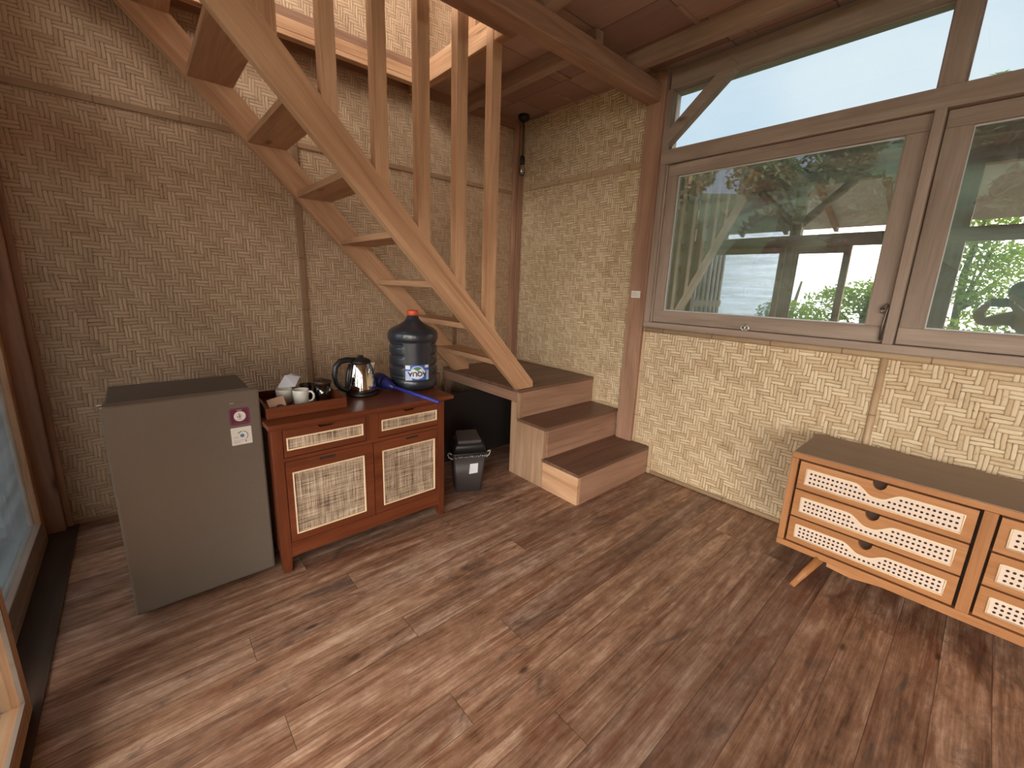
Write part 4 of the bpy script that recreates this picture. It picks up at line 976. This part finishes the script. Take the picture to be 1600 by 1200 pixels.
# phone: lies just behind the lens position
fwd = Vector((0.6447, 0.7324, -0.2176)); rt = Vector((0.751, -0.660, 0.0)).normalized(); upv = rt.cross(fwd).normalized()
Mx = Matrix((( *rt, 0), (*fwd, 0), (*upv, 0), (0, 0, 0, 1))).transposed(); Mx.translation = Vector((0, 0, 1.285))-fwd*0.012-rt*0.0-upv*0.01
m = MB(); m.box(-0.075, 0.075, -0.008, 0.0, -0.036, 0.036, bev=0.003)
o = m.build('phone', M['black'], None, Mx); tag(o, 'black phone held up sideways by the photographer, mirrored in the window', 'phone')

# ------------------------------------------------------------------ outdoors
o = MB().box(-30, -0.7, -25, 25, -1.6, -0.7).build('ground', M['ground']); tag(o, 'green ground below the veranda', None, None, 'structure')
def leaf_cloud(m, c, rad, n, size, flat=1.0, rng=random):
    for _ in range(n):
        while True:
            p = Vector((rng.uniform(-1, 1), rng.uniform(-1, 1), rng.uniform(-1, 1)))
            if 0.25 < p.length < 1: break
        p = Vector((p.x*rad[0], p.y*rad[1], p.z*rad[2]))+Vector(c)
        a = Euler((rng.uniform(-0.9, 0.9), rng.uniform(-0.9, 0.9), rng.uniform(0, 2*pi))).to_matrix()
        s = size*rng.uniform(0.6, 1.3)
        q = [a @ Vector(v) for v in ((-s, 0, 0), (0, -s*0.38, 0.1*s), (s, 0, -0.15*s), (0, s*0.38, 0.1*s))]
        m.poly([p+v for v in q])
def tree(name, loc, h, clouds, leaf, size, label, grp, n=700):
    r = empty(name, loc); tag(r, label, 'tree', grp)
    m = MB(); top = Vector((0, 0, h))
    m.tube([(0, 0, 0), (0.05, 0.04, h*0.4), (0.0, 0.1, h*0.7), (0, 0, h)], [0.07, 0.06, 0.045, 0.02], 8)
    for c, rad in clouds: m.tube([(0, 0.05, h*0.55), (c[0]*0.5, c[1]*0.5, (h*0.55+c[2])/2), c], [0.03, 0.02, 0.008], 6)
    m.build('trunk', M['trunk'], r)
    m = MB()
    for c, rad in clouds: leaf_cloud(m, c, rad, n, size)
    m.build('foliage', M[leaf], r, recalc=False)
    return r
# bright leafy trees in front of the veranda (mirrored in the windows)
rng = random.Random(3)
for k, (x, y, h, lab_) in enumerate(((-4.4, 2.55, 2.25, 'bright green tree beyond the veranda, farthest along the doors'), (-3.3, 1.25, 2.45, 'bright green tree beyond the veranda, in line with the sliding leaf'), (-4.9, 0.35, 3.5, 'tall bright green tree beyond the veranda, in line with the camera'),
                              (-3.2, -0.55, 2.75, 'bright green tree beyond the veranda, behind the photographer'), (-4.6, -2.1, 3.0, 'bright green tree beyond the veranda, farthest behind the photographer'))):
    cl = []
    for q in range(8): cl.append(((rng.uniform(-.45, .45), rng.uniform(-.50, .50), h*rng.uniform(0.45, 0.97)), (rng.uniform(.3, .5), rng.uniform(.35, .55), rng.uniform(.22, .38))))
    tree('leafy_tree', (x, y, -0.9), h+0.2, cl, 'leaf_bright', 0.05, lab_, 'leafy trees beyond the veranda', 480)
# wooded hill behind the windows
m = MB(); NX, NY = 40, 60
def hz(x, y):
    t_ = max(0, min(1, (x-3.2)/6.0))
    return -0.6+(4.05)*t_**0.80+0.22*sin(y*0.9+1.0)*t_+0.12*sin(y*2.3+x)*t_+0.08*sin(3.1*x+1.7*y)
gv = [[m.bm.verts.new((2.85+9.6*a/NX, -10+26*b/NY, hz(2.85+9.6*a/NX, -10+26*b/NY))) for b in range(NY+1)] for a in range(NX+1)]
for a in range(NX):
    for b in range(NY): m._f([gv[a][b], gv[a+1][b], gv[a+1][b+1], gv[a][b+1]], True)
o = m.build('hillside', M['hill']); tag(o, 'wooded hillside outside the windows', None, None, 'structure')
rng = random.Random(11)
spots = []
for row, (x, s_) in enumerate(((5.0, 0.50), (6.2, 0.60), (7.5, 0.70), (8.9, 0.80), (10.4, 0.85))):
    nn = 6+row; st_ = 1.95*s_
    for q in range(nn): spots.append((x+(0.45*s_ if q % 2 else -0.45*s_), -1.2+0.10*row+q*st_*0.9+rng.uniform(-.1, .1), s_*rng.uniform(0.85, 1.15), row, q))
ords = ['lowest', 'second', 'third', 'highest']
for (x, y, s_, row, q) in spots:
    if sqrt((x-4.15)**2+(y-0.75)**2) < 1.75 or sqrt((x-3.75)**2+(y-1.92)**2) < 1.2: continue
    cl = []
    for w in range(5): cl.append(((rng.uniform(-.3, .3)*s_, rng.uniform(-.36, .36)*s_, s_*rng.uniform(0.35, 0.8)), (.42*s_, .46*s_, .38*s_)))
    tree('hill_tree', (x, y, hz(x, y)-0.05), 0.9*s_, cl, 'leaf_dark', 0.075, 'dark green tree on the hillside outside the windows', 'trees on the hillside', 200)
# banana plant close to the first window
BA = empty('banana_plant', (3.75, 1.92, -0.6)); tag(BA, 'banana plant with broad leaves outside the first window', 'plant')
def blade(m, base, mid, tip, wid, nrm, n=12, wav=0.0):
    base, mid, tip, nrm = map(Vector, (base, mid, tip, nrm)); L = []; R_ = []
    for k in range(n+1):
        t_ = k/n; p = base*(1-t_)**2+mid*2*t_*(1-t_)+tip*t_*t_
        d_ = ((mid-base)*(1-t_)+(tip-mid)*t_).normalized(); sd = d_.cross(nrm).normalized(); ww = wid*sin(pi*min(1, 0.06+t_*0.94))**0.55*(1 if t_ < .999 else 0)
        cup = nrm*(0.25*ww)
        L.append((p+sd*ww+cup*(1+wav*sin(k*2.1)), p, p-sd*ww+cup*(1+wav*cos(k*1.7))))
    for a, b in zip(L, L[1:]):
        m.poly([a[0], a[1], b[1], b[0]]); m.poly([a[1], a[2], b[2], b[1]])
for (b0, md, tp, wd) in (((0, 0, 1.5), (-0.10, -0.15, 2.15), (-0.25, -0.10, 2.62), .13), ((0.05, 0, 1.4), (-0.25, 0.10, 1.95), (-0.35, 0.45, 2.25), .12), ((0, -0.05, 1.45), (0.0, -0.45, 2.15), (-0.1, -0.75, 2.45), .12), ((0, 0.1, 1.3), (-0.2, 0.35, 1.7), (-0.3, 0.65, 1.75), .10), ((0.1, 0, 1.5), (0.3, 0.2, 2.3), (0.3, 0.4, 2.75), .13)):
    m = MB(); blade(m, b0, md, tp, wd, (-0.9, -0.2, 0.3), wav=0.3); m.build('leaf', M['leaf_banana'], BA, recalc=False)
for (a, b) in (((0, 0, 0), (0, 0, 1.5)), ((0.1, 0.22, 0), (0.02, 0.16, 1.45)), ((-0.05, -0.50, 0), (0.0, -0.02, 2.0)), ((0.05, -0.3, 0), (0.05, -0.22, 1.75))):
    m = MB(); m.tube([a, ((a[0]+b[0])/2+0.02, (a[1]+b[1])/2, (a[2]+b[2])/2), b], [0.032, 0.026, 0.016], 8); m.build('stem', M['palestem'], BA)
# palm fronds
PA = empty('palm', (4.15, 0.75, -0.5)); tag(PA, 'feathery palm fronds outside the first window', 'palm')
rng = random.Random(5)
for k in range(13):
    a = rng.uniform(0, 2*pi); rr = rng.uniform(0.55, 0.95); zt = rng.uniform(1.35, 2.25)
    b0, b1, b2 = Vector((0, 0, 1.0)), Vector((rr*0.45*cos(a), rr*0.45*sin(a), zt+0.25)), Vector((rr*cos(a), rr*sin(a), zt-0.15))
    m = MB(); P = [b0*(1-t_)**2+b1*2*t_*(1-t_)+b2*t_*t_ for t_ in [q/16 for q in range(17)]]
    m.tube(P, [0.012*(1-q/18) for q in range(17)], 6)
    for q in range(3, 17):
        d_ = (P[q]-P[q-1]).normalized(); sd = d_.cross(Vector((0, 0, 1))).normalized()
        for s in (-1, 1):
            for f in (0.0, 0.5):
                p = P[q-1].lerp(P[q], f); ln = 0.30*(1-abs(q/16-0.55))
                tip = p+sd*s*ln*0.75+d_*ln*0.65-Vector((0, 0, ln*0.35)); wv = d_*0.010
                m.poly([p-wv, p+wv, tip])
    m.build('frond', M['leaf_palm'], PA, recalc=False)
m = MB(); m.tube([(0, 0, 0), (0, 0, 1.05)], [0.09, 0.06], 10); m.build('trunk', M['trunk'], PA)

# ------------------------------------------------------------------ sky
W = bpy.data.worlds.new('sky'); S.world = W; W.use_nodes = True
nt = W.node_tree; nd = nt.nodes; bg = nd['Background']
tc = nd.new('ShaderNodeTexCoord')
def wv(op, a, b=None):
    n_ = nd.new('ShaderNodeVectorMath'); n_.operation = op
    nt.links.new(a, n_.inputs[0])
    if b is not None: n_.inputs[1].default_value = b
    return n_
dt = wv('DOT_PRODUCT', tc.outputs['Generated'], Vector((-0.72, -0.62, 0.30)).normalized())
mr = nd.new('ShaderNodeMapRange'); mr.interpolation_type = 'SMOOTHSTEP'; nt.links.new(dt.outputs['Value'], mr.inputs[0]); mr.inputs[1].default_value = 0.12; mr.inputs[2].default_value = 0.90
ns = nd.new('ShaderNodeTexNoise'); ns.inputs['Scale'].default_value = 2.2; ns.inputs['Detail'].default_value = 5
nt.links.new(tc.outputs['Generated'], ns.inputs['Vector'])
rp = nd.new('ShaderNodeValToRGB'); nt.links.new(ns.outputs['Fac'], rp.inputs[0])
rp.color_ramp.elements[0].position = 0.35; rp.color_ramp.elements[0].color = (0.62, 0.79, 0.93, 1)
rp.color_ramp.elements[1].position = 0.68; rp.color_ramp.elements[1].color = (0.84, 0.93, 0.98, 1)
mx = nd.new('ShaderNodeMix'); mx.data_type = 'RGBA'; nt.links.new(mr.outputs[0], mx.inputs[0]); nt.links.new(rp.outputs[0], mx.inputs[6])
SKYF = 13.0
mx.inputs[7].default_value = (1.0*SKYF, 0.94*SKYF, 0.86*SKYF, 1)
nt.links.new(mx.outputs[2], bg.inputs[0]); bg.inputs[1].default_value = 1.0

# ------------------------------------------------------------------ camera
cam = bpy.data.cameras.new('camera'); co = bpy.data.objects.new('camera', cam); COL.objects.link(co)
yaw, pitch, roll, fpx = 0.721514955, -0.219372699, 0.0339533104, 656.078848
cyw, syw, cp, sp = cos(yaw), sin(yaw), cos(pitch), sin(pitch)
fw = Vector((syw*cp, cyw*cp, sp)); r0 = Vector((cyw, -syw, 0)); u0 = r0.cross(fw)
r2 = r0*cos(roll)+u0*sin(roll); u2 = u0*cos(roll)-r0*sin(roll)
R3 = Matrix((r2, u2, -fw)).transposed()
co.matrix_world = Matrix.Translation((0, 0, 1.285)) @ R3.to_4x4()
cam.sensor_fit = 'HORIZONTAL'; cam.sensor_width = 36.0; cam.lens = 36.0*fpx/1600
cam.shift_x = 9.5186/1600; cam.shift_y = -8.1761/1600
cam.clip_start = 0.02; cam.clip_end = 200
S.camera = co
S.view_settings.view_transform = 'Standard'; S.view_settings.look = 'None'; S.view_settings.gamma = 1.0; S.view_settings.use_curve_mapping = False
S.view_settings.exposure = 0.15
